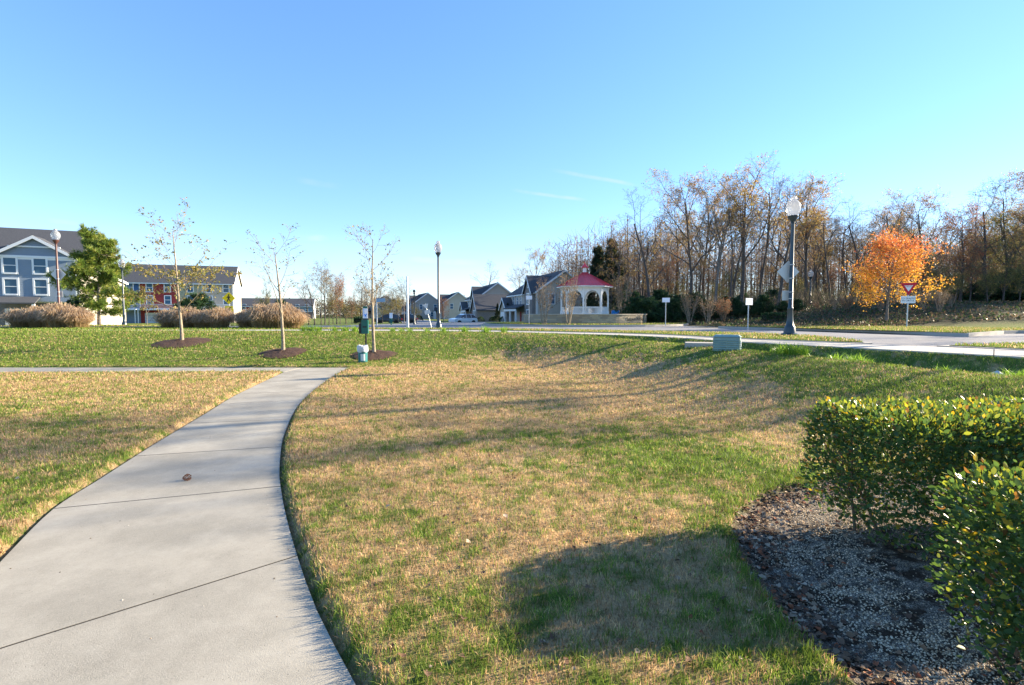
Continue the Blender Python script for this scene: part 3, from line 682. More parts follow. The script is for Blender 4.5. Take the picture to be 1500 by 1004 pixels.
# ------------------------------------------------------------------ trees
class Tree:
    def __init__(s, seed):
        s.r = random.Random(seed); s.g = np.random.default_rng(seed); s.V = []; s.F = []; s.tv = []; s.tf = []; s.tips = []; s.n = 0
        s.tri = False
    def limb(s, pts, rads, sides, trunk=False):
        V, Fc = (s.tv, s.tf) if trunk else (s.V, s.F)
        b = len(V); P = [Vector(p) for p in pts]; m = len(P)
        u = None
        for i in range(m):
            d = (P[min(i+1,m-1)]-P[max(i-1,0)]).normalized()
            if u is None: u = d.cross(Vector((.3,.9,.1))).normalized()
            u = (u-d*u.dot(d)).normalized(); v = d.cross(u)
            for k in range(sides):
                a = 2*math.pi*k/sides; V.append(tuple(P[i]+(u*math.cos(a)+v*math.sin(a))*rads[i]))
        for i in range(m-1):
            for k in range(sides):
                Fc.append((b+i*sides+k, b+i*sides+(k+1)%sides, b+(i+1)*sides+(k+1)%sides, b+(i+1)*sides+k))
    def grow(s, p, d, L_, r, lvl, P):
        """P: dict of lists per level: n (children), ang, ratio, wob, up, start"""
        rr = s.r; nseg = P['seg'][lvl]; pts = [Vector(p)]; rads = [r]; d = Vector(d).normalized(); end = r*P['taper'][lvl]
        for i in range(nseg):
            d = (d+Vector((rr.gauss(0,1),rr.gauss(0,1),rr.gauss(0,1)))*P['wob'][lvl]+Vector((0,0,P['up'][lvl]))).normalized()
            pts.append(pts[-1]+d*L_/nseg); rads.append(r+(end-r)*(i+1)/nseg)
        if lvl == 0 and P.get('flare'): rads[0] *= P['flare']
        s.limb(pts, rads, P['sides'][lvl], lvl == 0)
        last = lvl == len(P['seg'])-1
        if lvl >= P.get('leaflvl', 2):
            for k in range(1, len(pts)): s.tips.append((pts[k].copy(), d.copy()))
        if last: return
        n = P['n'][lvl]; a0 = rr.uniform(0,6.28)
        for k in range(n):
            t = P['start'][lvl]+(1-P['start'][lvl])*((k+rr.uniform(.2,.8))/n); t = min(t,.999)
            f = t*nseg; i = int(f); q = pts[i].lerp(pts[i+1], f-i); dd = (pts[i+1]-pts[i]).normalized()
            a0 += 2.4+rr.uniform(-.5,.5); w = Vector((math.cos(a0),math.sin(a0),0)); w = (w-dd*w.dot(dd)); w = w.normalized() if w.length > .05 else dd.orthogonal().normalized()
            an = R(P['ang'][lvl]*rr.uniform(.7,1.3)); nd = dd*math.cos(an)+w*math.sin(an)
            ll = L_*P['ratio'][lvl]*rr.uniform(.65,1.15)*(P['shape'](t) if lvl == 0 else (1.15-.55*t))
            rad = rads[i]*P['rr'][lvl]*rr.uniform(.8,1.05)
            s.grow(q, nd, ll, max(rad,P['rmin']), lvl+1, P)
        if lvl == 0: s.tips.append((pts[-1], d))
    def parts(s, root, bark, leaves=None, lm=None, lname='foliage', tname='trunk'):
        tv = np.array(s.tv); npmesh(tname, tv, [np.array(s.tf)], bark, parent=root, smooth=True)
        V = [np.array(s.V)]; Fs = [np.array(s.F)]; nb_ = len(s.V); C_ = [np.full((nb_,3),.12)]; mi = [np.zeros(len(s.F),int)]
        crown_only = npmesh('branches', V[0], Fs, bark, parent=root, smooth=True)
        if leaves is not None:
            lv, lf, lc = leaves; npmesh(lname, lv, [lf], lm, parent=root, colr=lc)
    def leaves(s, num, size, pal, spread, shape=LEAF, zmin=None, gravity=.2, cl=1, wfun=None):
        g = s.g; tp = np.array([tuple(t[0]) for t in s.tips]); td = np.array([tuple(t[1]) for t in s.tips])
        if wfun is not None: w = np.clip(wfun(tp),0,None); w = w/w.sum()
        else: w = None
        i = g.choice(len(tp), max(1,num//cl), p=w); i = np.repeat(i, cl); n = len(i)
        off = np.repeat(g.normal(size=(n//cl,3))*spread,cl,0)+g.normal(size=(n,3))*spread*(.35 if cl > 1 else 0)
        pos = tp[i]+off
        dr = rdir(n,g)+td[i]*.3-np.array([0,0,gravity]); Rm = rotmats(dr, g.uniform(0,6.28,n))
        V,Fc = stamp(*shape, pos, Rm, size*g.uniform(.6,1.3,n))
        pal = np.array(pal,float); ci = np.repeat(g.integers(0,len(pal),n//cl),cl); cc = pal[ci]*g.uniform(.75,1.2,(n,1))
        return V, Fc, np.repeat(np.clip(cc,0,1), len(shape[0]), 0)

FOREST = dict(seg=[9,8,5,4,3], n=[12,8,6,5], ang=[46,46,44,40], ratio=[.43,.55,.55,.6], wob=[.05,.13,.16,.2,.22], up=[.02,.045,.03,.02,.0],
    start=[.38,.25,.2,.15], taper=[.18,.3,.35,.4,.4], sides=[7,5,4,3,3], rr=[.48,.55,.6,.6], rmin=.008, shape=lambda t: 1.1-.75*abs(t-.5), flare=1.5, leaflvl=3)
def protoempty(name): return empty(name)
PROTOS = {}
def mk(kind, name, seed, H_, r, P, bark, leaf=None, lm=None, lean=(0,0), **kw):
    t = Tree(seed); root = empty(name); t.grow((0,0,-.1),(lean[0],lean[1],1),H_,r,0,P)
    lv = None
    if leaf: lv = t.leaves(**leaf)
    t.parts(root, bark, lv, lm); PROTOS[kind] = (root, name); root['_used'] = 0; return root
ochre = [[.50,.38,.10],[.44,.26,.07],[.36,.21,.06],[.36,.17,.06],[.46,.33,.09],[.28,.25,.09]]
brown = [[.26,.18,.11],[.32,.22,.12],[.20,.14,.09],[.34,.19,.09]]
rust = [[.40,.13,.05],[.48,.20,.06],[.33,.10,.06],[.42,.27,.08]]
olive = [[.13,.16,.05],[.20,.20,.06],[.28,.24,.07],[.10,.13,.04]]
def fp(**k):
    d = dict(FOREST); d.update(k); return d
SP = dict(n=[9,8,6,5], ang=[38,46,44,40], ratio=[.60,.50,.52,.6], start=[.40,.22,.2,.15], wob=[.05,.13,.16,.2,.22], up=[.02,.035,.03,.02,.0], taper=[.35,.3,.35,.4,.4], rr=[.62,.55,.6,.6], shape=lambda t:1.15-.55*t)
def sp(**k):
    d = dict(SP); d.update(k); return fp(**d)
mk('bareA','bare_tree',11,16,.24,sp(),M['bark'],dict(num=500,size=.12,pal=brown,spread=.2),M['leaf'])
mk('bareB','bare_tree',12,16,.20,sp(n=[10,7,6,5],start=[.5,.25,.2,.15],ratio=[.5,.5,.55,.6]),M['barkd'],dict(num=900,size=.12,pal=brown,spread=.2),M['leaf'],lean=(.06,0))
mk('fork','bare_tree',13,15,.26,fp(n=[6,8,6,5],ratio=[.66,.46,.5,.6],ang=[34,46,44,40],start=[.26,.22,.2,.15],taper=[.4,.3,.35,.4,.4],shape=lambda t:1.1-.5*t),M['barkd'],dict(num=400,size=.11,pal=brown,spread=.2),M['leaf'])
mk('oakA','oak_tree',14,16,.27,sp(n=[10,8,6,4]),M['barkd'],dict(num=9500,size=.17,pal=ochre,spread=.34,cl=6,wfun=lambda p:.12+(fbm(p[:,0]*.45+p[:,2]*.4,p[:,1]*.45-p[:,2]*.35,3,2)>.5)*1.2),M['leaf'])
mk('oakB','oak_tree',15,16,.25,sp(n=[9,8,6,4],start=[.34,.25,.2,.15],ang=[44,46,44,40]),M['barkd'],dict(num=7500,size=.16,pal=brown+ochre,spread=.34,cl=6,wfun=lambda p:.12+(fbm(p[:,0]*.5+p[:,2]*.4,p[:,1]*.5-p[:,2]*.35,13,2)>.52)*1.4),M['leaf'])
mk('tall','bare_tree',16,17,.17,fp(n=[10,6,5,4],start=[.55,.25,.2,.15],ratio=[.28,.55,.55,.6]),M['barkd'],dict(num=1400,size=.12,pal=ochre+brown,spread=.25,cl=3),M['leaf'])
mk('vine','oak_tree',17,13,.22,fp(n=[16,7,6,4],start=[.15,.25,.2,.15],ratio=[.36,.55,.55,.6]),M['barkd'],dict(num=11000,size=.13,pal=olive+olive+ochre[:2],spread=.35,cl=6,wfun=lambda p:(p[:,2]<11)*1.+.1),M['leaf'])
mk('rust','red_leaved_tree',18,10,.16,fp(n=[16,7,6,4],start=[.2,.25,.2,.15],ratio=[.34,.55,.55,.6]),M['barkd'],dict(num=6000,size=.13,pal=rust+brown[:2],spread=.3,cl=4,wfun=lambda p:.4+(np.sin(p[:,0]*2+p[:,2]*1.7)>0)*1.),M['leaf'])
MAPLE = dict(seg=[6,6,4,3], n=[20,9,7], ang=[66,46,45], ratio=[.52,.5,.5], wob=[.03,.10,.14,.2], up=[.02,.07,.04,.02], start=[.26,.15,.15], taper=[.2,.3,.35,.4], sides=[8,5,4,3], rr=[.4,.5,.55], rmin=.006, shape=lambda t:(1.12-.35*t if t < .75 else 1.0-.9*(t-.6)), flare=1.3, leaflvl=1)
t = Tree(33); maple = empty('maple_tree'); t.grow((0,0,-.1),(0,0,1),4.7,.085,0,MAPLE)
lvp = t.leaves(12500,.10,[[.70,.20,.035],[.78,.33,.04],[.82,.50,.05],[.62,.12,.05],[.55,.42,.06]],.20,cl=3,gravity=.5,wfun=lambda p:.06+(fbm(p[:,0]*1.6+p[:,2]*1.1,p[:,1]*1.6-p[:,2]*.9,9,2)>.47)*1.)
lc = lvp[2]; zz = lvp[0][:,2]; k = np.clip((zz-2.2)/2.8,0,1)[:,None]+rng.normal(0,.0,(len(zz),1)); jit = np.repeat(rng.normal(0,.28,(len(zz)//4,1)),4,0)
k = np.clip(k+jit,0,1); lc = lc*.35+.65*((1-k)*np.array([.80,.48,.05])+k*np.array([.68,.17,.08])); t.parts(maple, M['bark'], (lvp[0],lvp[1],lc), M['leaf'])
# vase-shaped multi-stem shrub tree (bare)
def vase(name, seed, H_, stems, palette, leafn, bark, spread=.34):
    t = Tree(seed); root = empty(name); P = dict(seg=[6,5,4], n=[9,5], ang=[26,32], ratio=[.42,.5], wob=[.05,.09,.14], up=[.03,.08,.05], start=[.3,.2], taper=[.3,.35,.4], sides=[5,3,3], rr=[.5,.6], rmin=.006, shape=lambda t:1.1-.6*t, flare=1.1, leaflvl=1)
    for k in range(stems):
        a = 6.283*k/stems+t.r.uniform(-.4,.4); l = t.r.uniform(.3,1)*spread; t.grow((math.cos(a)*.08,math.sin(a)*.08,-.05),(math.cos(a)*l,math.sin(a)*l,1),H_*t.r.uniform(.75,1),.035,0,P)
    lv = t.leaves(leafn,.09,palette,.1) if leafn else None
    t.parts(root, bark, lv, M['leaf']); PROTOS[name] = (root, name); return root
vaseA = vase('vase_shrub',41,3.0,7,brown,500,M['barkt'])
vaseB = vase('brush_shrub',42,2.6,10,brown+rust[:1],1500,M['twig'],.5)
# conifers
def conifer(name, seed, H_, w, num, pal, nsz, bark, trunk_r=.12, start=.12, droop=-.02, per=16, skirt=1.0, wf=None, clump=1.0):
    t = Tree(seed); root = empty(name)
    P = dict(seg=[8,5,3], n=[34,7], ang=[72,42], ratio=[w/H_,.42], wob=[.02,.07,.1], up=[.0,.05+droop,.05], start=[start,.25], taper=[.15,.3,.4], sides=[7,4,3], rr=[.32,.5], rmin=.008, shape=(wf or (lambda q:max(.15,(1.08-q))*skirt)), flare=1.2, leaflvl=1)
    t.grow((0,0,-.1),(0,0,1),H_,trunk_r,0,P); g = t.g
    tp = np.array([tuple(a[0]) for a in t.tips]); td = np.array([tuple(a[1]) for a in t.tips]); i = g.integers(0,len(tp),num); n = num*per; ii = np.repeat(i,per)
    pos = np.repeat(tp[i]+g.normal(size=(num,3))*.09*clump,per,0); dr = np.repeat(td[i]*.6+rdir(num,g)*.5+np.array([0,0,.35]),per,0)+rdir(n,g)*.85
    V,Fc = stamp([(-.055,0,0),(.055,0,0),(0,1,0)],[(0,1,2)],pos,rotmats(dr,g.uniform(0,6.28,n)),nsz*g.uniform(.7,1.25,n))
    pal = np.array(pal); cc = np.repeat(pal[g.integers(0,len(pal),num)],per,0)*g.uniform(.7,1.25,(n,1))
    t.parts(root, bark, (V,Fc,np.repeat(cc,3,0)), M['needle'], 'needles'); PROTOS[name] = (root,name); return root
pine = conifer('pine_tree',51,6.6,3.1,5200,[[.15,.23,.035],[.22,.30,.05],[.09,.15,.03],[.30,.32,.06]],.30,M['bark'],.14,start=.16,wf=lambda q:1.0-.62*abs(q-.28)**.9-.25*q,clump=1.3)
cedar = conifer('cedar_tree',52,9,2.6,3600,[[.035,.06,.03],[.05,.08,.035],[.03,.045,.025]],.36,M['barkd'],.16,start=.08,clump=1.4)
holly = conifer('evergreen_bush',53,3.6,1.7,2600,[[.035,.085,.035],[.055,.12,.04],[.03,.06,.03]],.24,M['barkd'],.07,start=.04,wf=lambda q:1.05-.8*q*q,clump=1.3)

def place(root, x, y, rz=0, s=1, sz=None, label=None, cat='tree', group=None, z=None, first={}):
    k = root.name
    if not first.get(k): o = root; first[k] = True
    else: o = copy_tree(root)
    o.location = (x, y, gz1(x,y) if z is None else z); o.rotation_euler = (0,0,rz); o.scale = (s,s,sz if sz else s)
    for q in ('label','category','group','_used'):
        if q in o: del o[q]
    return tag(o, label, cat, group)

# --- the three young trees on the slope
YT = dict(seg=[8,7,4,3], n=[14,6,4], ang=[62,40,40], ratio=[.44,.48,.5], wob=[.02,.08,.12,.16], up=[.0,.05,.03,.02], start=[.24,.22,.2], taper=[.2,.3,.4,.5], sides=[8,5,4,3], rr=[.42,.5,.6], rmin=.0045, shape=lambda t:1.05-.5*t, flare=1.25, leaflvl=1)
def young(seed, px, py, top, P, num, pal, label, lean=(0,0), wfun=None, size=.075, cl=2):
    x, y, z = onground(px, py); hh = (zat(top, y, px)-z)*{61:.83,68:.80,63:.90}[seed]
    t = Tree(seed); root = empty('young_tree'); t.grow((0,0,-.05),(lean[0],lean[1],1),hh,.062,0,P)
    lv = t.leaves(num,size,pal,.05,cl=cl,gravity=.5,wfun=wfun)
    t.parts(root, M['barkt'], lv, M['leaf']); root.location = (x,y,z); tag(root,label,'tree','young trees in mulch rings on the grass bank')
    # mulch ring
    m = MB(); n = 40; rings = 7; rad = 1.0 if px < 300 else .78; vs = [(0,0,.10)]
    for j in range(1,rings+1):
        for k in range(n):
            a = 6.283*k/n; r = rad*j/rings*(1+.05*math.sin(3*a+seed)); vs.append((r*math.cos(a), r*math.sin(a), .10*(1-(j/rings)**2)+random.uniform(-.018,.018)*(j<rings)))
    Fm = [(0,1+k,1+(k+1)%n) for k in range(n)]; Fq_ = [(1+(j-1)*n+k,1+j*n+k,1+j*n+(k+1)%n,1+(j-1)*n+(k+1)%n) for j in range(1,rings) for k in range(n)]
    vv = np.array(vs); vv[:,2] += gz(vv[:,0]+x,vv[:,1]+y)+.02; vv[:,0]+=x; vv[:,1]+=y
    o = npmesh('mulch_ring', vv, [np.array(Fm),np.array(Fq_)], M['mulch'], smooth=True)
    return root, o
tan_g = [[.30,.26,.06],[.22,.22,.06],[.36,.26,.08],[.16,.17,.05],[.40,.32,.10]]
dk = [[.12,.13,.05],[.16,.15,.06],[.22,.16,.07]]
YT1 = dict(YT); YT1.update(ratio=[.58,.48,.5],n=[16,6,4])
a, m1 = young(61,267,503,303,YT1,2600,tan_g,'largest young tree with yellowing lower leaves, leftmost on the grass bank',(.0,0),lambda p:np.where(p[:,2]<2.9,1.5,.16),.085,3)
tag(m1,'widest dark mulch ring, around the leftmost young tree','mulch bed','mulch rings')
YT2 = dict(YT); YT2.update(n=[7,6,5],ang=[44,38,40],start=[.36,.25,.2],ratio=[.56,.48,.5],shape=lambda t:1.1-.55*t)
a, m2 = young(68,415,518,330,YT2,170,dk+tan_g[:1],'nearly bare young tree in the middle, forking low with few leaves',(.03,0),None,.075,2)
tag(m2,'dark mulch ring around the middle bare young tree','mulch bed','mulch rings')
YT3 = dict(YT); YT3.update(n=[10,6,4],ang=[42,38,40],start=[.30,.25,.2])
a, m3 = young(63,548,521,327,YT3,300,dk+tan_g,'young tree beside the green pet waste station with thin long branches',(-.01,0),None,.075,2)
tag(m3,'dark mulch ring beside the pet waste station','mulch bed','mulch rings')

# --- the wood on the right: (px, Y, height scale by top py, kind, mirror)
wood_front = [
 (955,50,268,'fork','bare spreading tree at the left end of the woods, beyond the stone wall'),
 (1047,47,268,'bareA','tall bare tree with one thick trunk left of the tallest oaks'),
 (1088,48,236,'oakA','tall oak with ochre leaves, highest in the woods'),
 (1112,50,240,'bareB','tall bare tree just right of the highest ochre oak'),
 (1070,46,262,'tall','slim leaning tree between thick trunks behind the small post sign'),
 (1012,50,255,'oakB','oak with brown clinging leaves left of the ochre oaks'),
 (1140,45,250,'fork','bare tree with forked trunk directly behind the large lamp post'),
 (1178,52,262,'oakA','ochre oak right of the large lamp post'),
 (1215,50,284,'bareB','bare tree above the left edge of the orange maple'),
 (1262,49,280,'fork','spreading bare tree behind the orange maple'),
 (1310,51,274,'bareA','bare tree rising behind the middle of the orange maple'),
 (1350,53,280,'oakB','brown leaved tree right behind the orange maple'),
 (1405,44,300,'rust','red leaved tree right of the yield sign'),
 (1440,46,258,'fork','tall bare tree towards the right end of the woods'),
 (1478,48,262,'vine','olive leaved tree at the right end of the woods'),
 (1512,44,290,'oakB','brown leaved tree cut by the right edge of the view'),
 (905,60,335,'oakB','low brown leaved tree just right of the gazebo roof'),
]
ptr = {k:v[0] for k,v in PROTOS.items()}
NAT = {'bareA':16,'bareB':16,'fork':15.2,'oakA':16,'oakB':16,'tall':17,'vine':13,'rust':10}
CROWN = {'bareA':1.27,'bareB':1.25,'fork':1.35,'oakA':1.27,'oakB':1.24,'tall':1.12,'vine':1.17,'rust':1.18}
def wood(px, Y, top, kind, label, group=None, rz=None):
    x = xat(px,Y); z = gz1(x,Y); hh = zat(top,Y,px)-z; s = hh/(NAT[kind]*CROWN[kind])
    return place(ptr[kind], x, Y, random.uniform(0,6.28) if rz is None else rz, s*random.uniform(.95,1.05), s, label, 'tree', group or 'trees at the edge of the woods')
for a in wood_front: wood(*a)
mids = []
for k in range(46):
    px = random.uniform(895,1560); Y = random.uniform(54,76)
    base = np.interp(px,[895,960,1040,1150,1210,1300,1365,1385,1420,1500,1560],[352,290,262,258,285,300,318,345,300,285,290])
    kind = random.choice(['bareA','bareB','oakB','oakA','tall','tall','vine','fork','bareB','rust'] if px > 1330 else ['bareA','bareB','oakB','tall','tall','fork','bareB','oakA'])
    wood(px,Y,base+random.uniform(0,60),kind,'slender tree standing deeper inside the woods behind the front row','trees deeper in the woods')
for k in range(26):
    px = random.uniform(890,1520); Y = random.uniform(52,60); top = random.uniform(370,410)
    wood(px,Y,top,random.choice(['rust','oakB','vine','tall']),'low leafy sapling filling the gaps between the wood trunks','saplings in the woods')
for px,Y,top,kind in ((1375,43,372,'vine'),(1398,41,385,'vine'),(1420,43,360,'rust'),(1446,40,385,'vine'),(1468,42,352,'vine'),(1492,40,372,'vine'),(1515,42,350,'oakB'),(1345,44,385,'rust'),(1330,46,400,'vine')):
    wood(px,Y,top,kind,'low olive and red leaved tree on the bank right of the orange maple','small trees on the right bank')
# evergreens and brush at the foot of the wood
for px,Y,top in ((930,44,436),(952,43.5,440),(985,44,438),(1024,44,434),(1045,43,442),(1075,43.5,436),(1098,43,440),(1120,43,432),(1146,43,442),(1168,42.5,438),(925,50,428),(948,48,436),(968,51,425),(993,49,432),(1018,50,428),(1035,47,440),(1062,50,434),(1088,49,430),(1108,51,436),(1132,48,424),(1155,50,430),(1175,48,440),(1205,52,430),(1238,50,440),(1400,46,425),(1425,45,415),(1450,47,405),(1480,46,395),(1505,45,400)):
    x = xat(px,Y); z = gz1(x,Y); s = (zat(top,Y,px)-z)/3.9
    place(holly,x,Y,random.uniform(0,6),s*1.25,s,'dark evergreen bush at the foot of the bare woods','bush','evergreen bushes under the woods')
for px,Y,top,lb in ((893,62,352,'dark cedar standing tall behind the gazebo roof'),(875,64,362,'dark cedar left of the taller one behind the gazebo roof')):
    x = xat(px,Y); z = gz1(x,Y); s = (zat(top,Y,px)-z)/9.2; place(cedar,x,Y,random.uniform(0,6),s,s,lb,'tree','cedars behind the gazebo')
for px,Y,top in ((1010,42,428),(1037,40,436),(1060,41,430),(1130,43,434),(1195,42,440),(1222,40,436),(1240,39,430),(1268,38,434),(1290,37,440),(1352,36,428),(1376,35,424),(1392,36,430),(1325,40,438)):
    x = xat(px,Y); z = gz1(x,Y); s = (zat(top,Y,px)-z)/3.0
    place(random.choice([vaseA,vaseB]),x,Y,random.uniform(0,6),s*1.1,s,'bare multi-stemmed shrub in front of the woods','shrub','bare shrubs in front of the woods')
for px,Y,top,lb in ((912,46,405,'tan bare vase-shaped shrub beside the right end of the stone wall'),(833,38,398,'bare vase-shaped shrub in front of the gazebo'),(797,37.5,408,'bare vase-shaped shrub in front of the stone wall, left of the gazebo')):
    x = xat(px,Y); z = gz1(x,Y) if Y > 40 else HR+.16; s = (zat(top,Y,px)-z)/3.0
    place(vaseA,x,Y,random.uniform(0,6),s*.8,s,lb,'shrub','vase shrubs near the gazebo')
xm_, Ym = xat(1299,33), 33
place(maple, xm_, Ym, .6, (zat(340,Ym,1303)-gz1(xm_,Ym))/5.4*.98, (zat(340,Ym,1303)-gz1(xm_,Ym))/5.7, 'bright orange maple in front of the woods, beside the yield sign', 'tree')
# undergrowth: one mass of twigs and dead leaves
n = 26000; x = rng.uniform(9,52,n); y = rng.uniform(46.5,64,n)**1.0; ok = (x > 9+.0*y)&(fbm(x*.4,y*.4,91)>.38); x,y = x[ok],y[ok]; n = len(x); z = gz(x,y)
dr = rdir(n)*.45+np.array([0,0,1.]); V,Fc = stamp([(-.012,0,0),(.012,0,0),(0,1,0)],[(0,1,2)],np.stack([x,y,z],-1),rotmats(dr,rng.uniform(0,6,n)),np.stack([np.full(n,1.5),rng.uniform(.5,2.4,n),np.ones(n)],-1))
cc = np.array([[.15,.12,.09],[.20,.16,.11],[.11,.10,.07],[.08,.10,.05]])[rng.integers(0,4,n)]
nl = 16000; i = rng.integers(0,n,nl); hh_ = rng.uniform(.1,2.2,nl); V2_,F2_ = stamp(*LEAF,np.stack([x[i]+rng.normal(0,.2,nl),y[i],z[i]+hh_],-1),rotmats(rdir(nl),rng.uniform(0,6,nl)),rng.uniform(.06,.14,nl))
c2 = np.array([[.20,.14,.08],[.10,.13,.05],[.08,.11,.04],[.24,.20,.09]])[rng.integers(0,4,nl)]
F2t = F2_+len(V)
o = npmesh('undergrowth', np.concatenate([V,V2_]), [np.concatenate([Fc,F2t])], M['leaf'], colr=np.concatenate([np.repeat(cc,3,0),np.repeat(c2,4,0)]))
tag(o, kind='stuff', label='tangled brown undergrowth between the trunks of the woods', cat='undergrowth')
n = 30000; x = rng.uniform(14,58,n); y = rng.uniform(31.5,47,n); ok = fbm(x*.6,y*.6,44)>.36; x,y = x[ok],y[ok]; n = len(x); z = gz(x,y)
V,Fc = stamp(*LEAF,np.stack([x,y,z+rng.uniform(0,.16,n)],-1),rotmats(rdir(n)*.9+np.array([0,0,.7]),rng.uniform(0,6,n)),rng.uniform(.07,.22,n))
cc = np.array([[.05,.08,.03],[.07,.11,.035],[.13,.10,.06],[.09,.07,.045],[.17,.12,.07]])[rng.integers(0,5,n)]
tag(npmesh('bank_groundcover', V, [Fc], M['leaf'], colr=np.repeat(cc,4,0)), kind='stuff', label='dark ground cover and leaf litter on the bank below the woods', cat='ground cover')
# far wood mass: rows of thin trunks and crowns behind
n = 900; x = rng.uniform(8,150,n); y = rng.uniform(80,110,n); z = gz(x,y); h = rng.uniform(9,15,n)
V,Fc = stamp([(-.5,0,0),(.5,0,0),(.12,1,0),(-.12,1,0)],[(0,1,2,3)],np.stack([x,y,z],-1),rotmats(rdir(n)*.04+np.array([0,0,1.]),rng.uniform(0,3,n)),np.stack([rng.uniform(.15,.4,n),h,np.ones(n)],-1))
nt_ = 60000; i = rng.integers(0,n,nt_); fz_ = rng.random(nt_)**.8; V2_,F2_ = stamp([(-.02,0,0),(.02,0,0),(.008,1,0),(-.008,1,0)],[(0,1,2,3)],np.stack([x[i]+rng.normal(0,1.2,nt_),y[i]+rng.normal(0,1,nt_),z[i]+h[i]*(.1+.85*fz_)],-1),rotmats(rdir(nt_)+np.array([0,0,.8]),rng.uniform(0,6,nt_)),np.stack([np.full(nt_,1.6),rng.uniform(.8,2.2,nt_),np.ones(nt_)],-1))
nl = 26000; i = rng.integers(0,n,nl); fz_ = rng.random(nl); V3_,F3_ = stamp(LEAF[0],[(0,1,2,3)],np.stack([x[i]+rng.normal(0,1.5,nl),y[i]+rng.normal(0,1,nl),z[i]+h[i]*(.15+.8*fz_)],-1),rotmats(rdir(nl),rng.uniform(0,6,nl)),rng.uniform(.2,.42,nl))
cc = np.concatenate([np.tile([[.12,.10,.085]],(n*4,1)),np.tile([[.17,.125,.10]],(nt_*4,1)),np.repeat(np.array(brown+ochre[:2]+olive[:1])[rng.integers(0,7,nl)],4,0)])
o = npmesh('distant_wood', np.concatenate([V,V2_,V3_]), [np.concatenate([Fc,F2_+len(V),F3_+len(V)+len(V2_)])], M['leaf'], colr=cc)
tag(o, kind='stuff', label='hazy brown mass of far woodland seen between the nearer trunks', cat='woodland')

# --- trees elsewhere
place(pine, xat(145,44.5), 44.5, 1.0, (zat(342,44.5,145)-gz1(xat(145,44.5),44.5))/6.9*.95, (zat(342,44.5,145)-gz1(xat(145,44.5),44.5))/6.9, 'bushy green pine in front of the slate blue townhouse', 'tree')
def other(px,Y,top,kind,label,sx=1,grp=None):
    x = xat(px,Y); z = gz1(x,Y); s = (zat(top,Y,px)-z)/(NAT[kind]*CROWN[kind]); return place(ptr[kind],x,Y,random.uniform(0,6),s*sx,s,label,'tree',grp)
other(712,150,375,'fork','bare round tree behind the second house roof',.9)
other(782,118,360,'oakB','brown tree towering behind the house nearest the gazebo',.8)
other(760,135,385,'bareA','bare tree between the two nearest house roofs',.9)
other(845,110,362,'bareB','bare tree behind the ridge of the house beside the gazebo',1)
other(806,125,372,'tall','slim bare tree above the near house ridge',.9)
other(470,75,380,'tall','tall thin bare tree left of the red tree cluster',.8)
other(482,78,376,'bareB','bare tree right behind the red tree cluster',.6)
other(498,72,400,'rust','red leaved tree in the cluster behind the young trees',.55)
other(488,74,410,'vine','olive leaved tree beside the red tree',.6)
other(515,80,432,'rust','low orange leaved tree right of the red cluster',.7)
other(540,78,400,'bareB','bare tree behind the pet waste station',.8)
other(560,82,408,'oakB','brown tree right of the pet waste station, far back',.7)
other(592,66,400,'bareA','bare tree behind the pale metal pole',.8)
other(580,90,425,'vine','olive tree behind the leftmost far houses',.9)
other(610,95,440,'vine','low olive tree beside the far tan house',1)
other(650,70,436,'rust','small rusty leaved tree beside the tall middle lamp post',.9)
other(388,70,405,'vine','thin green leaved tree left of the middle young tree',.5)
other(372,60,438,'vine','dark green low tree beside the end of the townhouse row',.7)
for px,Y,top,kind,sx in ((452,82,404,'bareB',1.1),(461,76,392,'fork',.9),(476,72,396,'oakB',.9),(493,80,408,'rust',.9),(507,84,425,'vine',1.1),(528,86,402,'fork',1),(535,92,420,'oakB',1.2),(551,76,412,'bareA',1.1),(570,88,418,'vine',1.2),(584,72,414,'fork',.8),(600,80,402,'fork',.8),(522,90,436,'vine',1.4),(588,98,436,'oakB',1.3),(560,100,440,'vine',1.5)):
    other(px,Y,top,kind,'slender tree in the distant grove left of the tall middle lamp post',sx,'grove left of the middle lamp post')
n = 700; x = rng.uniform(-230,10,n); y = rng.uniform(225,260,n); z = gz(x,y); h = rng.uniform(5,9,n)
V,Fc = stamp([(-.5,0,0),(.5,0,0),(.12,1,0),(-.12,1,0)],[(0,1,2,3)],np.stack([x,y,z],-1),rotmats(rdir(n)*.04+np.array([0,0,1.]),rng.uniform(0,3,n)),np.stack([rng.uniform(.2,.5,n),h,np.ones(n)],-1))
nl = 30000; i = rng.integers(0,n,nl); V3_,F3_ = stamp(LEAF[0],[(0,1,2,3)],np.stack([x[i]+rng.normal(0,1.4,nl),y[i]+rng.normal(0,1,nl),z[i]+h[i]*rng.random(nl)**.8],-1),rotmats(rdir(nl),rng.uniform(0,6,nl)),rng.uniform(.5,1.0,nl))
cc = np.concatenate([np.tile([[.14,.12,.10]],(n*4,1)),np.repeat(np.array([[.14,.13,.08],[.10,.12,.06],[.20,.15,.09],[.17,.14,.10]])[rng.integers(0,4,nl)],4,0)])
tag(npmesh('distant_treeline', np.concatenate([V,V3_]), [np.concatenate([Fc,F3_+len(V)])], M['leaf'], colr=cc), kind='stuff', label='low far treeline behind the houses and townhouses', cat='woodland')
for px,Y,top,lb in ((290,58,430,'green conifer behind the leftmost young tree'),(268,60,440,'lower conifer behind the leftmost young tree'),(412,80,440,'green conifer before the far roofs'),(110,44,440,'small dark conifer left of the bushy pine')):
    x = xat(px,Y); z = gz1(x,Y); s = (zat(top,Y,px)-z)/3.9; place(holly,x,Y,random.uniform(0,6),s*1.2,s,lb,'tree','conifers near the townhouses')
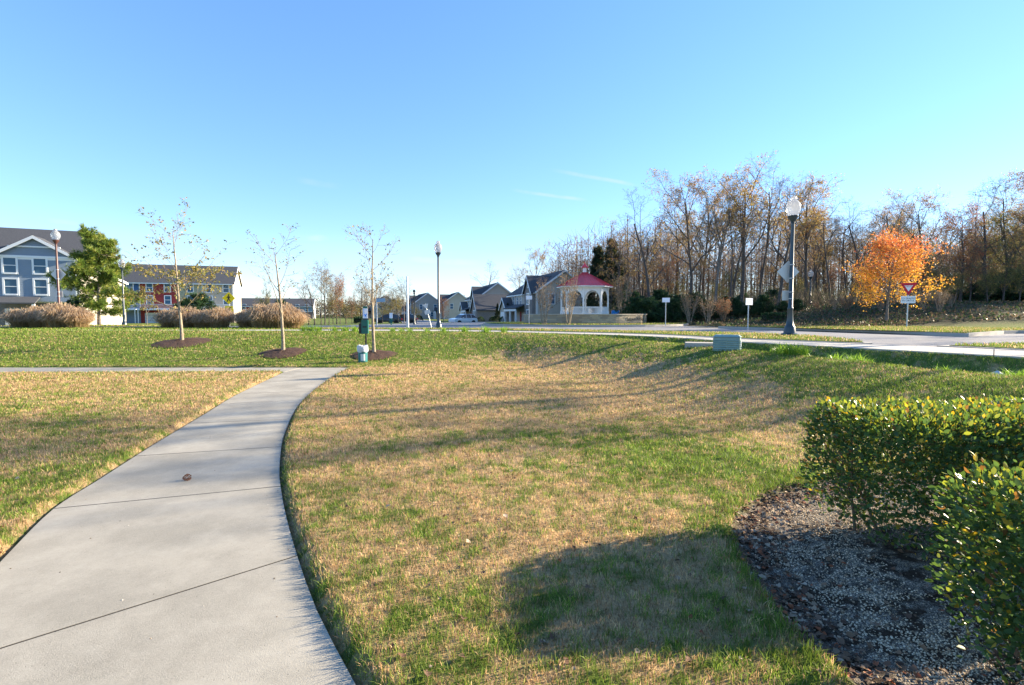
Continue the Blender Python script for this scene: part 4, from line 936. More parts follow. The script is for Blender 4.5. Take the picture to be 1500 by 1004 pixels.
o = other(215,50,425,'bareA','pale trunked bare tree in front of the blue townhouse',.9)
for x,y,kind,s in ((53,47,'oakA',.72),(57,51,'oakB',.75),(56,44,'fork',1.0),(61,49,'oakA',.9),(66,45,'vine',1.1),(58,55,'oakB',1.0),(54,42,'vine',.75),(70,52,'oakB',1.0),(48,42,'rust',.7)):
    place(ptr[kind],x,y,x*1.7,s*.85,s*.8,'leafy tree of the woods continuing beyond the right edge','tree','woods beyond the right edge')
# trees to the right of the view that throw the long shadows over the lawn
for x,y,kind,s,lb in ((22,17.4,'oakB',.62,'bare street tree beyond the right edge'),(26,15.0,'fork',.58,'forked street tree beyond the right edge'),(34,22,'bareB',.5,'street tree beyond the right edge, farther back'),(40,27,'bareB',.55,'tall street tree farthest beyond the right edge')):
    place(ptr[kind],x,y,1.3,s,s,lb,'tree','street trees right of the view')

# --- ornamental grasses
def plume_clump(seed, H_=1.4, W_=1.0, n=2600):
    g = np.random.default_rng(seed); r = np.abs(g.normal(0,.22,n)); a = g.uniform(0,6.28,n); base_ = np.stack([r*np.cos(a),r*np.sin(a),np.zeros(n)],-1)
    out = g.uniform(.1,1,n)**.7; h = H_*g.uniform(.5,1.08,n)*(1.06-.34*out); L1 = W_*out*g.uniform(.6,1.1,n); ang = a+g.normal(0,.5,n)
    dxy = np.stack([np.cos(ang),np.sin(ang)],-1); w = .008
    P0 = base_; P1 = base_.copy(); P1[:,:2] += dxy*(L1*.3)[:,None]; P1[:,2] = h*.6; P2 = base_.copy(); P2[:,:2] += dxy*(L1*.7)[:,None]; P2[:,2] = h*(1-.1*out); P3 = P2.copy(); P3[:,:2] += dxy*(L1*.3)[:,None]; P3[:,2] = h*(1-.35*out)
    b = g.uniform(0,6.28,n); wv_ = np.stack([np.cos(b)*w,np.sin(b)*w,np.zeros(n)],-1)
    V = np.stack([P0-wv_,P0+wv_,P1+wv_,P1-wv_,P2+wv_*1.5,P2-wv_*1.5,P3],1).reshape(-1,3); I = (np.arange(n)*7)[:,None]
    Fq4 = np.concatenate([I+np.array([[0,1,2,3]]),I+np.array([[3,2,4,5]])]); Ft = I+np.array([[5,4,6]])
    k = g.random(n)[:,None]; tip = (1-k)*np.array([.50,.33,.19])+k*np.array([.78,.60,.40]); bs = (1-k)*np.array([.24,.17,.08])+k*np.array([.42,.32,.15])
    cc = np.stack([bs,bs,(tip+bs)/2,(tip+bs)/2,tip,tip,tip],1).reshape(-1,3)
    return V,Fq4,Ft,cc
V,a_,b_2,cc = plume_clump(5)
pl0 = npmesh('ornamental_grass', V,[a_,b_2],M['grass'],colr=cc); used = False
for gi,(pxs,lb) in enumerate((((( 30,.86),(60,.98),(90,1.08),(113,.9)),'clump of tan ornamental grass in the left row, below the diamond sign back'),(((248,.82),(272,.92),(297,.80),(322,.9)),'clump of tan ornamental grass in the long row behind the leftmost young tree'),(((362,.8),(388,1.05),(413,1.1),(430,.85)),'clump of tan ornamental grass in the row behind the middle young tree'))):
    for px,s in pxs:
            o = pl0 if not used else pl0.copy()
            if used: col.objects.link(o)
            used = True; Y = 29.5+random.uniform(-.5,.5); x = xat(px,Y)
            o.location = (x,Y,gz1(x,Y)-.02); o.rotation_euler = (0,0,random.uniform(0,6)); o.scale = (s,s,s*.98); tag(o,lb,'ornamental grass','ornamental grasses, row %s' % ('by the blue townhouse','by the red townhouse','by the yellow sign')[gi])
# --- strappy green plants in the swale
def strap(seed, H_=.42, n=70):
    g = np.random.default_rng(seed); m = MB()
    for k in range(n):
        a = g.uniform(0,6.28); l = g.uniform(.2,1.3); h = H_*g.uniform(.5,1.1); bx,by = g.normal(0,.10,2); dx,dy = math.cos(a)*l*h,math.sin(a)*l*h; wx,wy = -math.sin(a)*.011,math.cos(a)*.011
        m.add([(bx-wx,by-wy,0),(bx+wx,by+wy,0),(bx+dx*.4+wx,by+dy*.4+wy,h*.7),(bx+dx*.4-wx,by+dy*.4-wy,h*.7),(bx+dx,by+dy,h)],[(0,1,2,3),(3,2,4)])
    return m
M['strap'] = leafmat('strap_leaf',.4,.5,.4,col1=(.22,.36,.04))
st0 = strap(3).build('daylily_clump', M['strap']); used = False
PL = [(1140,520,11.9,'nearest the green cabinet'),(1152,520,11.6,''),(1165,521,11.4,''),(1178,522,11.3,''),(1225,525,11.0,''),(1240,526,10.7,''),(1256,527,10.5,''),(1272,529,10.2,''),(1384,534,9.4,'standing alone between the others'),(1392,535,9.3,''),(1478,540,8.7,''),(1488,541,8.6,''),(1497,541,8.5,''),
  (445,481,23.6,''),(455,482,23.5,''),(466,482,23.4,''),(490,483,23.4,''),(505,483,23.4,''),(520,484,23.2,''),(575,484,23.2,''),(588,484.5,23.1,''),(600,485,23.0,''),(625,485,22.8,''),(650,485,22.7,''),(680,486,22.6,''),(712,486,22.3,''),(738,487,22.1,'')]
for px,py,Y,_ in PL:
    o = st0 if not used else st0.copy()
    if used: col.objects.link(o)
    used = True; s = random.uniform(.5,.8)*(1.2 if Y > 20 else 1); x = xat(px,Y); o.location = (x,Y,gz1(x,Y)-.02); o.rotation_euler = (0,0,random.uniform(0,6)); o.scale = (s,s,s)
    nearp = px > 1000
    lb = ('bright green strappy plant in the ditch left of the pale rock' if px < 1400 else 'bright green strappy plant right of the pale rock') if nearp else 'bright green strappy plant along the top of the grass bank'
    if px in (1384,1392): lb = 'small strappy plant alone in the ditch left of the pale rock'
    tag(o,lb,'plant','strappy plants in the ditch' if nearp else 'strappy plants on the bank top')

# ------------------------------------------------------------------ hedges
def hedge(name, x0,x1,y0,y1,h, num, label, seed, sparse=None, size=.035):
    g = np.random.default_rng(seed); root = empty(name,((x0+x1)/2,(y0+y1)/2,0),0,label,'hedge','clipped hedges in the gravel bed'); ox,oy = (x0+x1)/2,(y0+y1)/2
    # stems
    t = Tree(seed); P = dict(seg=[5,4,3], n=[7,4], ang=[32,35], ratio=[.5,.5], wob=[.1,.14,.2], up=[.04,.05,.05], start=[.15,.15], taper=[.5,.4,.4], sides=[5,4,3], rr=[.6,.65], rmin=.0025, shape=lambda t:1, flare=1.2, leaflvl=0)
    ns = int((x1-x0)*(y1-y0)*9)
    for k in range(ns):
        cx,cy = t.r.uniform(x0+.25,x1-.1),t.r.uniform(y0+.25,y1-.25); t.grow((cx-ox,cy-oy,gz1(cx,cy)-.03),(t.r.uniform(-.55,.55),t.r.uniform(-.55,.55),1),h*.85,.011,0,P)
    sv = np.array(t.V+t.tv); nb0 = len(t.V)
    sv[:,2] = np.minimum(sv[:,2], h-.02+.0*sv[:,2]); sv[:,0] = np.clip(sv[:,0],x0-ox-.02,x1-ox); sv[:,1] = np.clip(sv[:,1],y0-oy-.02,y1-oy+.02)
    npmesh('stems', sv, [np.array(t.F), np.array(t.tf)+nb0], M['twig'], parent=root)
    # leaves: most within the outer shell, ragged surface
    n = int(num*1.9); u = g.random((n,3)); P_ = np.stack([x0+(x1-x0)*u[:,0], y0+(y1-y0)*u[:,1], h*u[:,2]],-1)
    ds = np.minimum.reduce([P_[:,0]-x0, P_[:,1]-y0, y1-P_[:,1], h-P_[:,2]])
    keep = g.random(n) < np.exp(-ds/.11)+.10
    low = P_[:,2]/h; inset_ = .15*(1-sst(.0,.55,low))*fbm(P_[:,0]*3,P_[:,1]*3,seed)*1.6
    edge = np.minimum.reduce([P_[:,0]-x0, P_[:,1]-y0, y1-P_[:,1]]); keep &= edge > inset_-.02
    keep &= low > .02+.12*vn(P_[:,0]*4,P_[:,1]*4,seed)
    dens = .35+.95*fbm(P_[:,0]*4.5+P_[:,2]*2,P_[:,1]*4.5+P_[:,2]*3.3,seed+4); keep &= g.random(n) < np.clip(dens,0,1)*np.where(low>.8,1.25,1)
    if sparse is not None: keep &= g.random(n) < sparse(P_)
    # rounded corners
    cr = .16; qx = np.maximum(cr-(P_[:,0]-x0),0); qz = np.maximum(P_[:,2]-(h-cr),0); qy = np.maximum(np.maximum(cr-(P_[:,1]-y0), cr-(y1-P_[:,1])),0)
    keep &= (qx**2+qz**2+qy**2) < cr*cr*1.05
    P_ = P_[keep]; n = len(P_); P_ += g.normal(0,.018,(n,3)); P_[:,2] += .05*(fbm(P_[:,0]*5,P_[:,1]*5,seed+9)-.5)*(P_[:,2]>h*.8)
    d = np.stack([-(1.2*np.exp(-(P_[:,0]-x0)/.15)), np.exp(-(y1-P_[:,1])/.15)-np.exp(-(P_[:,1]-y0)/.15), .5+.9*np.exp(-(h-P_[:,2])/.12)],-1)+rdir(n,g)*.9
    Rm = rotmats(d, g.uniform(0,6.28,n)); pos = P_-[ox,oy,0]; pos[:,2] += .0
    V,Fc = stamp(*OVAL,pos,Rm,size*g.uniform(.45,1.35,n)); q = g.random(n)
    young_ = q < .10+.30*(P_[:,2]>h*.88); cc = np.where(young_[:,None], np.array([.20,.25,.05]), np.array([.075,.145,.05]))*g.uniform(.75,1.3,(n,1))
    yel = g.random(n) < .06; brn = g.random(n) < .04; cc[brn] = np.array([.20,.11,.05]); cc[yel] = np.array([.55,.40,.05])*g.uniform(.6,1.1,(int(yel.sum()),1)); 
    npmesh('leaves', V,[Fc],M['hedgeleaf'],parent=root,colr=np.repeat(cc,7,0)); return root
hedge('hedge',2.30,6.4,3.1,4.08,.92,135000,'far clipped hedge with yellow-green top behind the nearer hedge',101,sparse=lambda p:np.clip(.62+.4*sst(2.9,3.6,p[:,0])+.4*(p[:,2]>.7),0,1))
hedge('hedge',1.97,4.0,-.3,2.42,.90,140000,'nearest clipped hedge at the lower right corner',102)

# ------------------------------------------------------------------ street lamps
def lamp(px, Y, top, label, paint='pole', signs=False, basez=None, group='street lamps with acorn globes'):
    x = xat(px,Y); z = gz1(x,Y) if basez is None else basez; Ht = zat(top,Y,px)-z; k = Ht/5.1
    root = empty('street_lamp',(x,Y,z),0,label,'street lamp',group)
    MB().lathe([(.27,0),(.27,.06),(.20,.10),(.17,.30),(.15,.34),(.13,.36),(.105,.55),(.085,.9),(.095,.93),(.095,.97),(.072,1.0),(.055,Ht-.95),(.075,Ht-.93),(.06,Ht-.90)],20).build('post',M[paint],root,smooth=True)
    MB().lathe([(.06,Ht-.90),(.09,Ht-.86),(.15,Ht-.76),(.17,Ht-.70),(.16,Ht-.68)],20).build('collar',M[paint],root,smooth=True)
    MB().lathe([(.13,Ht-.68),(.20,Ht-.58),(.235,Ht-.46),(.235,Ht-.36),(.20,Ht-.25),(.13,Ht-.17),(.085,Ht-.14),(.10,Ht-.11),(.085,Ht-.04),(.04,Ht-.01),(.01,Ht)],24).build('globe',M['globe'],root,smooth=True)
    if signs:
        dy = .12; sz,s2 = signs
        m = MB().prism([(0,-sz),(sz,0),(0,sz),(-sz,0)],0,.006); 
        q = m.build('diamond_sign_back',M['signback'],root,bevel=0); q.rotation_euler = (R(90),0,0); q.location = (-.05,dy,zat(signs_y[0],Y)-z)
        q = MB().box(-s2,s2,-s2*.9,s2*.9,0,.006).build('plaque_back',M['signback'],root); q.rotation_euler = (R(90),0,0); q.location = (-.05,dy,zat(signs_y[1],Y)-z)
        for c in (zat(signs_y[0],Y)-z+sz*.6, zat(signs_y[0],Y)-z-sz*.6, zat(signs_y[1],Y)-z+s2*.6, zat(signs_y[1],Y)-z-s2*.6):
            MB().lathe([(.082,c-.012),(.088,c-.012),(.088,c+.012),(.082,c+.012)],16).build('band',M['steel'],root)
    return root
signs_y = (398,433)
lx, ly = onz(1158,493.5,H)
lamp(1157.5,ly,287,'largest street lamp, with backs of two signs, beside the sidewalk',signs=(.39,.19),basez=HR+.16)
signs_y = (402,431)
lamp(87,31.2,335,'brown street lamp behind the left ornamental grasses, carrying a diamond sign back','poler',signs=(.46,.21))
lamp(181.5,42,380,'street lamp beside the bushy green pine')
lamp(642.5,30.5,353,'tall street lamp in the middle, left of the white car',basez=HR)
lamp(1186,48.5,395,'small street lamp seen right of the largest lamp post')
# dark post with no globe and pale steel pole
x = xat(607,44); z = gz1(x,44); r_ = empty('dark_post',(x,44,z),0,'slim dark post left of the tall middle street lamp','post'); hh = zat(428,44)-z
MB().lathe([(.12,0),(.12,.1),(.06,.2),(.05,hh-.2),(.08,hh-.15),(.06,hh)],12).build('shaft',M['pole'],r_,smooth=True); MB().lathe([(.1,hh),(.13,hh+.08),(.05,hh+.2)],12).build('cap',M['pole'],r_,smooth=True)
x = xat(597,32); z = HR; hh = zat(405,32)-z; r_ = empty('pale_pole',(x,32,z),0,'tall pale metal pole left of the dark post','pole')
MB().lathe([(.09,0),(.085,.4),(.05,hh)],12).build('shaft',M['steel'],r_,smooth=True); MB().box(-.12,.12,-.12,.12,0,.03).build('base_plate',M['steel'],r_)

# ------------------------------------------------------------------ text
def textmesh(body, size, m, parent, loc, rot, ext=.004, shear=0, name='lettering', align='CENTER'):
    cu = bpy.data.curves.new(name,'FONT'); cu.body = body; cu.size = size; cu.extrude = ext; cu.align_x = align; cu.align_y = 'CENTER'; cu.shear = shear
    to = bpy.data.objects.new('tmp',cu); col.objects.link(to); dg = bpy.context.evaluated_depsgraph_get(); me = bpy.data.meshes.new_from_object(to.evaluated_get(dg)); bpy.data.objects.remove(to)
    o = bpy.data.objects.new(name,me); col.objects.link(o); me.materials.clear(); me.materials.append(m); o.parent = parent; o.location = loc; o.rotation_euler = rot; return o

# ------------------------------------------------------------------ signs
def post_part(root, h, r=.03, m='steel'): MB().tube((0,0,-.1),(0,0,h),r,r,8).build('post',M[m],root)
# yield sign
Y = 29; x = xat(1329,Y); z = HR+.16; r_ = empty('yield_sign',(x,Y,z),R(-24),'red and white yield sign with plaque in front of the orange maple','road sign')
zt = zat(417,Y)-z; zb = zat(431,Y)-z; post_part(r_,zt-.05,.035)
def tri(w, h_, y0,y1): return [(-w/2,h_/2),(w/2,h_/2),(0,-h_/2)]
zc = (zt+zb)/2; th = zt-zb+.18; tw = th*1.12
MB().extr([(-tw/2,zc+th/2),(tw/2,zc+th/2),(0,zc-th/2)],'y',-.05,-.044).build('face',M['signred'],r_)
MB().extr([(-tw*.25,zc+th*.30),(tw*.25,zc+th*.30),(0,zc-th*.17)],'y',-.054,-.0505).build('white_triangle',M['signwhite'],r_)
textmesh('YIELD',.13,M['signred'],r_,(0,-.057,zc+th*.21),(R(90),0,0),.001)
z0,z1 = zat(444.5,Y)-z, zat(434,Y)-z; MB().box(-.34,.34,-.05,-.044,z0,z1).build('plaque',M['signwhite'],r_)
textmesh('TO TRAFFIC\nIN CIRCLE',.125,M['black'],r_,(0,-.053,(z0+z1)/2+.005),(R(90),0,0),.001)
# pedestrian sign (yellow)
Y = 47; x = xat(336,Y); z = gz1(x,Y); r_ = empty('pedestrian_crossing_sign',(x,Y,z),R(12),'fluorescent yellow diamond pedestrian sign beside the townhouse row end','road sign')
zc = zat(437,Y)-z; post_part(r_,zc,.035); s_ = .56
MB().extr([(0,zc+s_),(s_,zc),(0,zc-s_),(-s_,zc)],'y',-.05,-.044).build('face',M['signyellow'],r_)
pm = MB(); pm.lathe([(.0,0),(.055,.03),(.07,.08),(.05,.13),(0,.15)],10)
q = pm.build('figure_head',M['black'],r_); q.location = (0,-.055,zc+.2); q.scale = (1,.1,1)
MB().extr([(-.09,zc+.18),(.07,zc+.18),(.16,zc-.0),(.12,zc-.02),(.05,zc+.08),(.05,zc-.05),(.18,zc-.32),(.11,zc-.34),(0,zc-.12),(-.12,zc-.34),(-.19,zc-.32),(-.07,zc-.03),(-.08,zc+.06),(-.17,zc-.02),(-.2,zc+.01)],'y',-.055,-.052).build('figure_body',M['black'],r_)
zp = zat(452.5,Y)-z; MB().box(-.33,.33,-.05,-.044,zp-.26,zp+.24).build('plaque',M['signyellow'],r_)
MB().extr([(.2,zp+.12),(.12,zp+.17),(-.12,zp-.07),(-.12,zp+.05),(-.2,zp+.05),(-.2,zp-.18),(.03,zp-.18),(.03,zp-.11),(-.06,zp-.11)],'y',-.055,-.052).build('arrow',M['black'],r_)
# small white post signs round the circle
for px,Y,top,bot,w,rz,bz,lb in ((975,35.5,436.5,443,.52,0,HR+.16,'small white plate on a post at the tip of the traffic island'),(1096,27.6,437,447,.62,R(32),HR+.16,'white plate on a post on the far verge, left of the clipped hedge'),(775,38.5,433.5,439,.46,R(-8),HR+.16,'small white plate on a post at the left end of the stone wall')):
    x = xat(px,Y); r_ = empty('post_sign',(x,Y,bz),rz,lb,'road sign','plates on posts around the traffic circle'); zt,zb = zat(top,Y)-bz,zat(bot,Y)-bz
    post_part(r_,zt-.02,.03); MB().box(-w/2,w/2,-.045,-.04,zb,zt).build('plate',M['signwhite'],r_); MB().box(-.04,.04,-.038,.03,zb+.05,zb+.09).build('bracket',M['steel'],r_)
# leaning sign, left of the tall lamp
Y = 33; x = xat(632,Y); r_ = empty('leaning_sign',(x,Y,HR),0,'leaning post with small triangular and square sign backs left of the tall lamp','road sign'); r_.rotation_euler = (0,R(-14),0)
hh = zat(449,Y)-HR+.2; post_part(r_,hh,.03); MB().extr([(-.2,hh),(.2,hh-.02),(0,hh-.36)],'y',-.05,-.044).build('triangle_back',M['signback'],r_); MB().box(-.17,.19,-.05,-.044,hh-.68,hh-.40).build('plaque_back',M['signback'],r_)
# street name sign behind young tree
Y = 40; x = xat(552,Y); z = gz1(x,Y); r_ = empty('street_name_sign',(x,Y,z),0,'pale blue street name blade on a post behind the third young tree','road sign'); hh = zat(440,Y)-z; post_part(r_,hh+.1,.05)
MB().box(0,.65,-.02,.02,hh-.14,hh+.14).build('blade',mat('blade_blue',(.25,.38,.48),.5),r_)
Y = 42; x = xat(573,Y); z = gz1(x,Y); r_ = empty('small_white_sign',(x,Y,z),0,'little white topped sign on a dark green post right of the young trees','road sign'); hh = zat(459,Y)-z; post_part(r_,hh,.06,'stgreen')
MB().box(-.13,.13,-.07,-.06,hh-.42,hh+.02).build('plate',M['signwhite'],r_); MB().box(-.13,.13,-.07,-.06,hh-.80,hh-.5).build('lower_plate',M['stgreen'],r_)

# ------------------------------------------------------------------ pet waste station
x,y,z = onground(534.5,529); x = xat(535.5,y); r_ = empty('pet_waste_station',(x,y,z),R(4),'green pet waste station with sign and bag dispenser beside the path end','waste station')
def Zs(py): return zat(py,y)-z
MB().box(-.022,.022,-.022,.022,-.1,Zs(468)).build('post',M['black'],r_)
d = MB().box(-.12,.10,-.14,-.024,Zs(489),Zs(469)).build('dispenser',M['stgreen'],r_,bevel=.012); MB().box(-.07,.05,-.147,-.1415,Zs(480),Zs(478)).build('slot',M['black'],d)
MB().box(-.20,-.122,-.12,.05,Zs(489),Zs(474)).build('side_box',M['black'],r_,bevel=.01)
sgn = MB().box(-.085,.075,-.03,-.024,Zs(466.5),Zs(449)).build('sign',M['signwhite'],r_)
MB().box(-.085,.075,-.034,-.0305,Zs(452),Zs(449)).build('sign_header',M['stgreen'],sgn)
dg_ = MB().box(-.02,.03,-.034,-.0305,Zs(464),Zs(461)); dg_.box(-.02,-.01,-.034,-.0305,Zs(465.5),Zs(464)); dg_.box(.02,.03,-.034,-.0305,Zs(465.5),Zs(464)); dg_.box(.025,.05,-.034,-.0305,Zs(461.5),Zs(459.7)); dg_.box(-.035,-.02,-.034,-.0305,Zs(461.5),Zs(460)); dg_.box(-.055,-.045,-.034,-.0305,Zs(464),Zs(455)); dg_.lathe([(.012,Zs(454.6)),(.012,Zs(453.4))],6,(-.05,-.034)); dg_.build('dog_symbol',M['signblue'],sgn)
MB().box(-.085,.085,-.034,-.024,Zs(469),Zs(466.6)).build('bracket',M['pole'],r_)
cx_ = xat(530.5,y-.25); cz = gz1(cx_,y-.25); c_ = empty('litter_bin',(cx_,y-.25,cz),0,'round green litter bin with white bag liner at the foot of the waste station','bin')
hb = zat(506,y-.25)-cz
MB().lathe([(.135,0),(.145,.02),(.15,hb*.62),(.152,hb*.9),(.14,hb*.9)],20).build('can',mat('bin_green',(.03,.16,.17),.45,nz=(6,(.04,.2,.22),.4,.6)),c_,smooth=True)
bagm = mat('bin_bag',(.48,.53,.58),.4,bump=(18,1))
bv = []; nn = 28
for j,(rr_,zz_) in enumerate(((.154,hb*.60),(.168,hb*.64),(.17,hb*.8),(.175,hb*.92),(.165,hb*1.0),(.14,hb*.97),(.12,hb*.85))):
    for k in range(nn):
        a = 6.283*k/nn; w = rr_*(1+.05*math.sin(5*a+j)+.03*math.sin(11*a)); bv.append((w*math.cos(a),w*math.sin(a),zz_+.012*math.sin(4*a+j)))
bf = [(j*nn+k,j*nn+(k+1)%nn,(j+1)*nn+(k+1)%nn,(j+1)*nn+k) for j in range(6) for k in range(nn)]
MB().add(bv,bf).build('bag_liner',bagm,c_,smooth=True)
lb_ = MB(); 
for k in range(6):
    a0,a1 = R(-100+k*9),R(-91+k*9); lb_.add([(.1525*math.cos(a0),.1525*math.sin(a0),.06),(.1525*math.cos(a1),.1525*math.sin(a1),.06),(.1535*math.cos(a1),.1535*math.sin(a1),hb*.5),(.1535*math.cos(a0),.1535*math.sin(a0),hb*.5)],[(0,1,2,3)])
lb_.build('sticker',mat('bin_sticker',(.55,.62,.62),.5),c_)

# ------------------------------------------------------------------ utility cabinet
Y = 12.9; x = xat(1066,Y); z = zat(516,Y); r_ = empty('utility_cabinet',(x,Y,z-.03),R(-28),'pale green louvred utility cabinet at the top of the grass bank','utility box')
w,d,h = .62,.42,zat(493.5,Y)-z+.03
MB().box(-w/2,w/2,-d/2,d/2,0,h).build('body',M['box'],r_,bevel=.015)
tp = MB().add([(-w/2-.02,-d/2-.02,h+.001),(w/2+.02,-d/2-.02,h+.001),(w/2+.02,d/2+.02,h+.001),(-w/2-.02,d/2+.02,h+.001),(-w/2+.04,-d/2+.08,h+.05),(w/2-.04,-d/2+.08,h+.05),(w/2-.04,d/2-.08,h+.05),(-w/2+.04,d/2-.08,h+.05)],[(3,2,1,0),(4,5,6,7),(0,1,5,4),(1,2,6,5),(2,3,7,6),(3,0,4,7)]); tp.build('lid',M['box'],r_)
for s0,s1 in ((-w/2+.03,-.02),(.02,w/2-.03)):
    lv_ = MB()
    for k in range(6):
        zz = .05+k*(h-.1)/6; lv_.add([(s0,-d/2-.002,zz),(s1,-d/2-.002,zz),(s1,-d/2-.022,zz+.012),(s0,-d/2-.022,zz+.012),(s0,-d/2-.002,zz+.03),(s1,-d/2-.002,zz+.03)],[(0,1,2,3),(3,2,5,4),(0,3,4),(1,5,2)])
    lv_.build('louvre_panel',M['box'],r_)
lv_ = MB()
for k in range(6):
    zz = .05+k*(h-.1)/6; lv_.add([(w/2+.002,-d/2+.05,zz),(w/2+.002,d/2-.05,zz),(w/2+.022,d/2-.05,zz+.012),(w/2+.022,-d/2+.05,zz+.012),(w/2+.002,-d/2+.05,zz+.03),(w/2+.002,d/2-.05,zz+.03)],[(0,1,2,3),(3,2,5,4),(0,3,4),(1,5,2)])
lv_.build('louvre_panel',M['box'],r_)
MB().box(w/2+.003,w/2+.02,-.10,.02,h*.45,h*.78).build('label_plate',M['signwhite'],r_)
px_ = xat(1036,13.6); o = MB().box(-.45,.45,-.3,.3,-.25,0).build('concrete_pad',M['kerb'],bevel=.01); o.location = (px_+.0,13.9,zat(502,13.9)); o.rotation_euler = (0,0,R(-20)); tag(o,'low concrete pad behind the green utility cabinet','concrete pad')
# driveway-like apron behind cabinet
# pale rock
bm = bmesh.new(); bmesh.ops.create_icosphere(bm,subdivisions=3,radius=.14)
for v in bm.verts:
    n_ = v.co.normalized(); k = 1+.25*math.sin(n_.x*5+1)*math.cos(n_.y*4)+.12*math.sin(n_.z*9+n_.x*3); v.co = Vector((v.co.x*k*.85,v.co.y*k*.8,v.co.z*k*.95))
me = bpy.data.meshes.new('pale_rock'); bm.to_mesh(me); bm.free(); me.materials.append(mat('pale_rock',(.42,.45,.46),.7,nz=(8,(.6,.62,.62),.4,.6),bump=(12,.6))); o = bpy.data.objects.new('pale_rock',me); col.objects.link(o)
x = xat(1465,8.4); o.location = (x,8.4,gz1(x,8.4)+.09); tag(o,'pale grey rock among strappy plants at the ditch edge','rock')
# cone on the path
x,y = onz(273,704,ZP); r_ = MB(); rr0 = random.Random(4)
for j in range(6):
    for k in range(7):
        a = 6.283*(k+.5*(j%2))/7; rad = .026*math.sin(math.pi*(j+.8)/7); c = Vector((math.cos(a)*rad,math.sin(a)*rad,.0)); xx = (j-2.5)*.009
        r_.add([(xx-.004,c.x*.5,.022+c.y*.5),(xx+.006,c.x*1.15-.005*math.sin(a),.022+c.y*1.1+.004),(xx+.012,c.x*.9,.022+c.y*.9),(xx+.006,c.x*1.15+.005*math.sin(a),.022+c.y*1.1-.004)],[(0,1,2),(0,2,3)])
o = r_.build('pine_cone',mat('cone_brown',(.14,.06,.035),.8)); o.location = (x,y,ZP-.0); o.rotation_euler = (0,0,.4); o.scale = (1.3,1.3,1.3); tag(o,'small brown cone lying on the concrete path','cone')

# ------------------------------------------------------------------ gazebo
gx0, gy0 = xat(856,44), 44.0; GF = 1.52; s_ = 44/750
gz_ = HR+.16
G = empty('gazebo',(gx0,gy0,gz_),R(12),'white octagonal gazebo with red metal roof and cupola behind the stone wall','gazebo')
def oct_(r, off=22.5): return [(r*math.cos(R(off+45*k)), r*math.sin(R(off+45*k))) for k in range(8)]
fl = GF-gz_; RC = 1.98
MB().prism(oct_(RC+.12),0,fl-.06).build('base',M['white'],G); MB().prism(oct_(RC+.2),fl-.058,fl).build('floor',M['white'],G)
ze = zat(420,44)-gz_; zc_ = ze-.25
for (cx,cy) in oct_(RC):
    c = MB().box(-.065,.065,-.065,.065,fl,zc_); c.box(-.09,.09,-.09,.09,fl+.002,fl+.30); c.box(-.085,.085,-.085,.085,fl+.95,fl+1.02); o = c.build('column',M['white'],G); o.location = (cx,cy,0); o.rotation_euler = (0,0,math.atan2(cy,cx))
P8 = oct_(RC)
for k in range(8):
    a = Vector((*P8[k],0)); b = Vector((*P8[(k+1)%8],0)); L8 = (b-a).length; an = math.atan2(b.y-a.y,b.x-a.x); mid = (a+b)/2
    # beam with arch brackets
    n = 14; hw = L8/2-.07; pts = [(-hw,zc_),(-hw,zc_-.75)]
    for j in range(n+1):
        t_ = math.pi-math.pi*j/n; pts.append((math.cos(t_)*(hw-.07), zc_-.75+math.sin(t_)*.60))
    pts += [(hw,zc_-.75),(hw,zc_)]
    # build as quads: top line to arch
    m = MB(); arch = pts[2:-2]
    for (xa,za),(xb,zb_) in zip(arch[:-1],arch[1:]):
        m.add([(xa,-.03,za),(xb,-.03,zb_),(xb,-.03,zc_),(xa,-.03,zc_),(xa,.03,za),(xb,.03,zb_),(xb,.03,zc_),(xa,.03,zc_)],[(0,1,2,3),(5,4,7,6),(0,4,5,1)])
    for sg in (-1,1): m.box(sg*hw if sg<0 else hw-.07, -hw+.07 if sg<0 else hw, -.03,.03,zc_-.75,zc_)
    o = m.build('arch_bracket',M['white'],G); o.location = mid; o.rotation_euler = (0,0,an)
    if k != 3:
        m = MB().box(-hw,hw,-.035,.035,fl+.62,fl+.68); m.box(-hw,hw,-.02,.02,fl+.08,fl+.13)
        for j in range(15): xx = -hw+.05+(2*hw-.1)*j/14; m.box(xx-.016,xx+.016,-.014,.014,fl+.13,fl+.62)
        o = m.build('railing',M['white'],G); o.location = mid; o.rotation_euler = (0,0,an)
MB().prism(oct_(RC+.10),zc_,ze-.02).build('frieze',M['white'],G)
m = MB(); Ro = 2.42; P = oct_(Ro); za = zat(399.5,44)-gz_; Pi = oct_(.16)
Zi = za
for k in range(8):
    a,b,c,d = P[k],P[(k+1)%8],Pi[(k+1)%8],Pi[k]
    m.add([(*a,ze-.02),(*b,ze-.02),(*c,Zi),(*d,Zi)],[(0,1,2,3)])
    for t_ in np.linspace(0,1,7):   # standing seams
        p0 = Vector((*a,ze-.02)).lerp(Vector((*b,ze-.02)),t_); lim = min(t_,1-t_)*2; p1v = Vector((*d,Zi)).lerp(Vector((*c,Zi)),t_)
        if 0 < t_ < 1: mm = Vector((*a,ze-.02)).lerp(Vector((*b,ze-.02)),.5)
        m.tube(p0+Vector((0,0,.015)), p1v+Vector((0,0,.015)), .014,.010,4)
m.build('roof',M['redroof'],G)
MB().prism(oct_(Ro-.02),ze-.11,ze-.022).build('fascia',M['white'],G)
MB().prism(oct_(.15),za-.1,zat(392,44)-gz_).build('cupola',M['white'],G)
m = MB(); P = oct_(.32); zq = zat(392,44)-gz_; zr_ = zat(387,44)-gz_
for k in range(8): m.add([(*P[k],zq),(*P[(k+1)%8],zq),(0,0,zr_+.1)],[(0,1,2)])
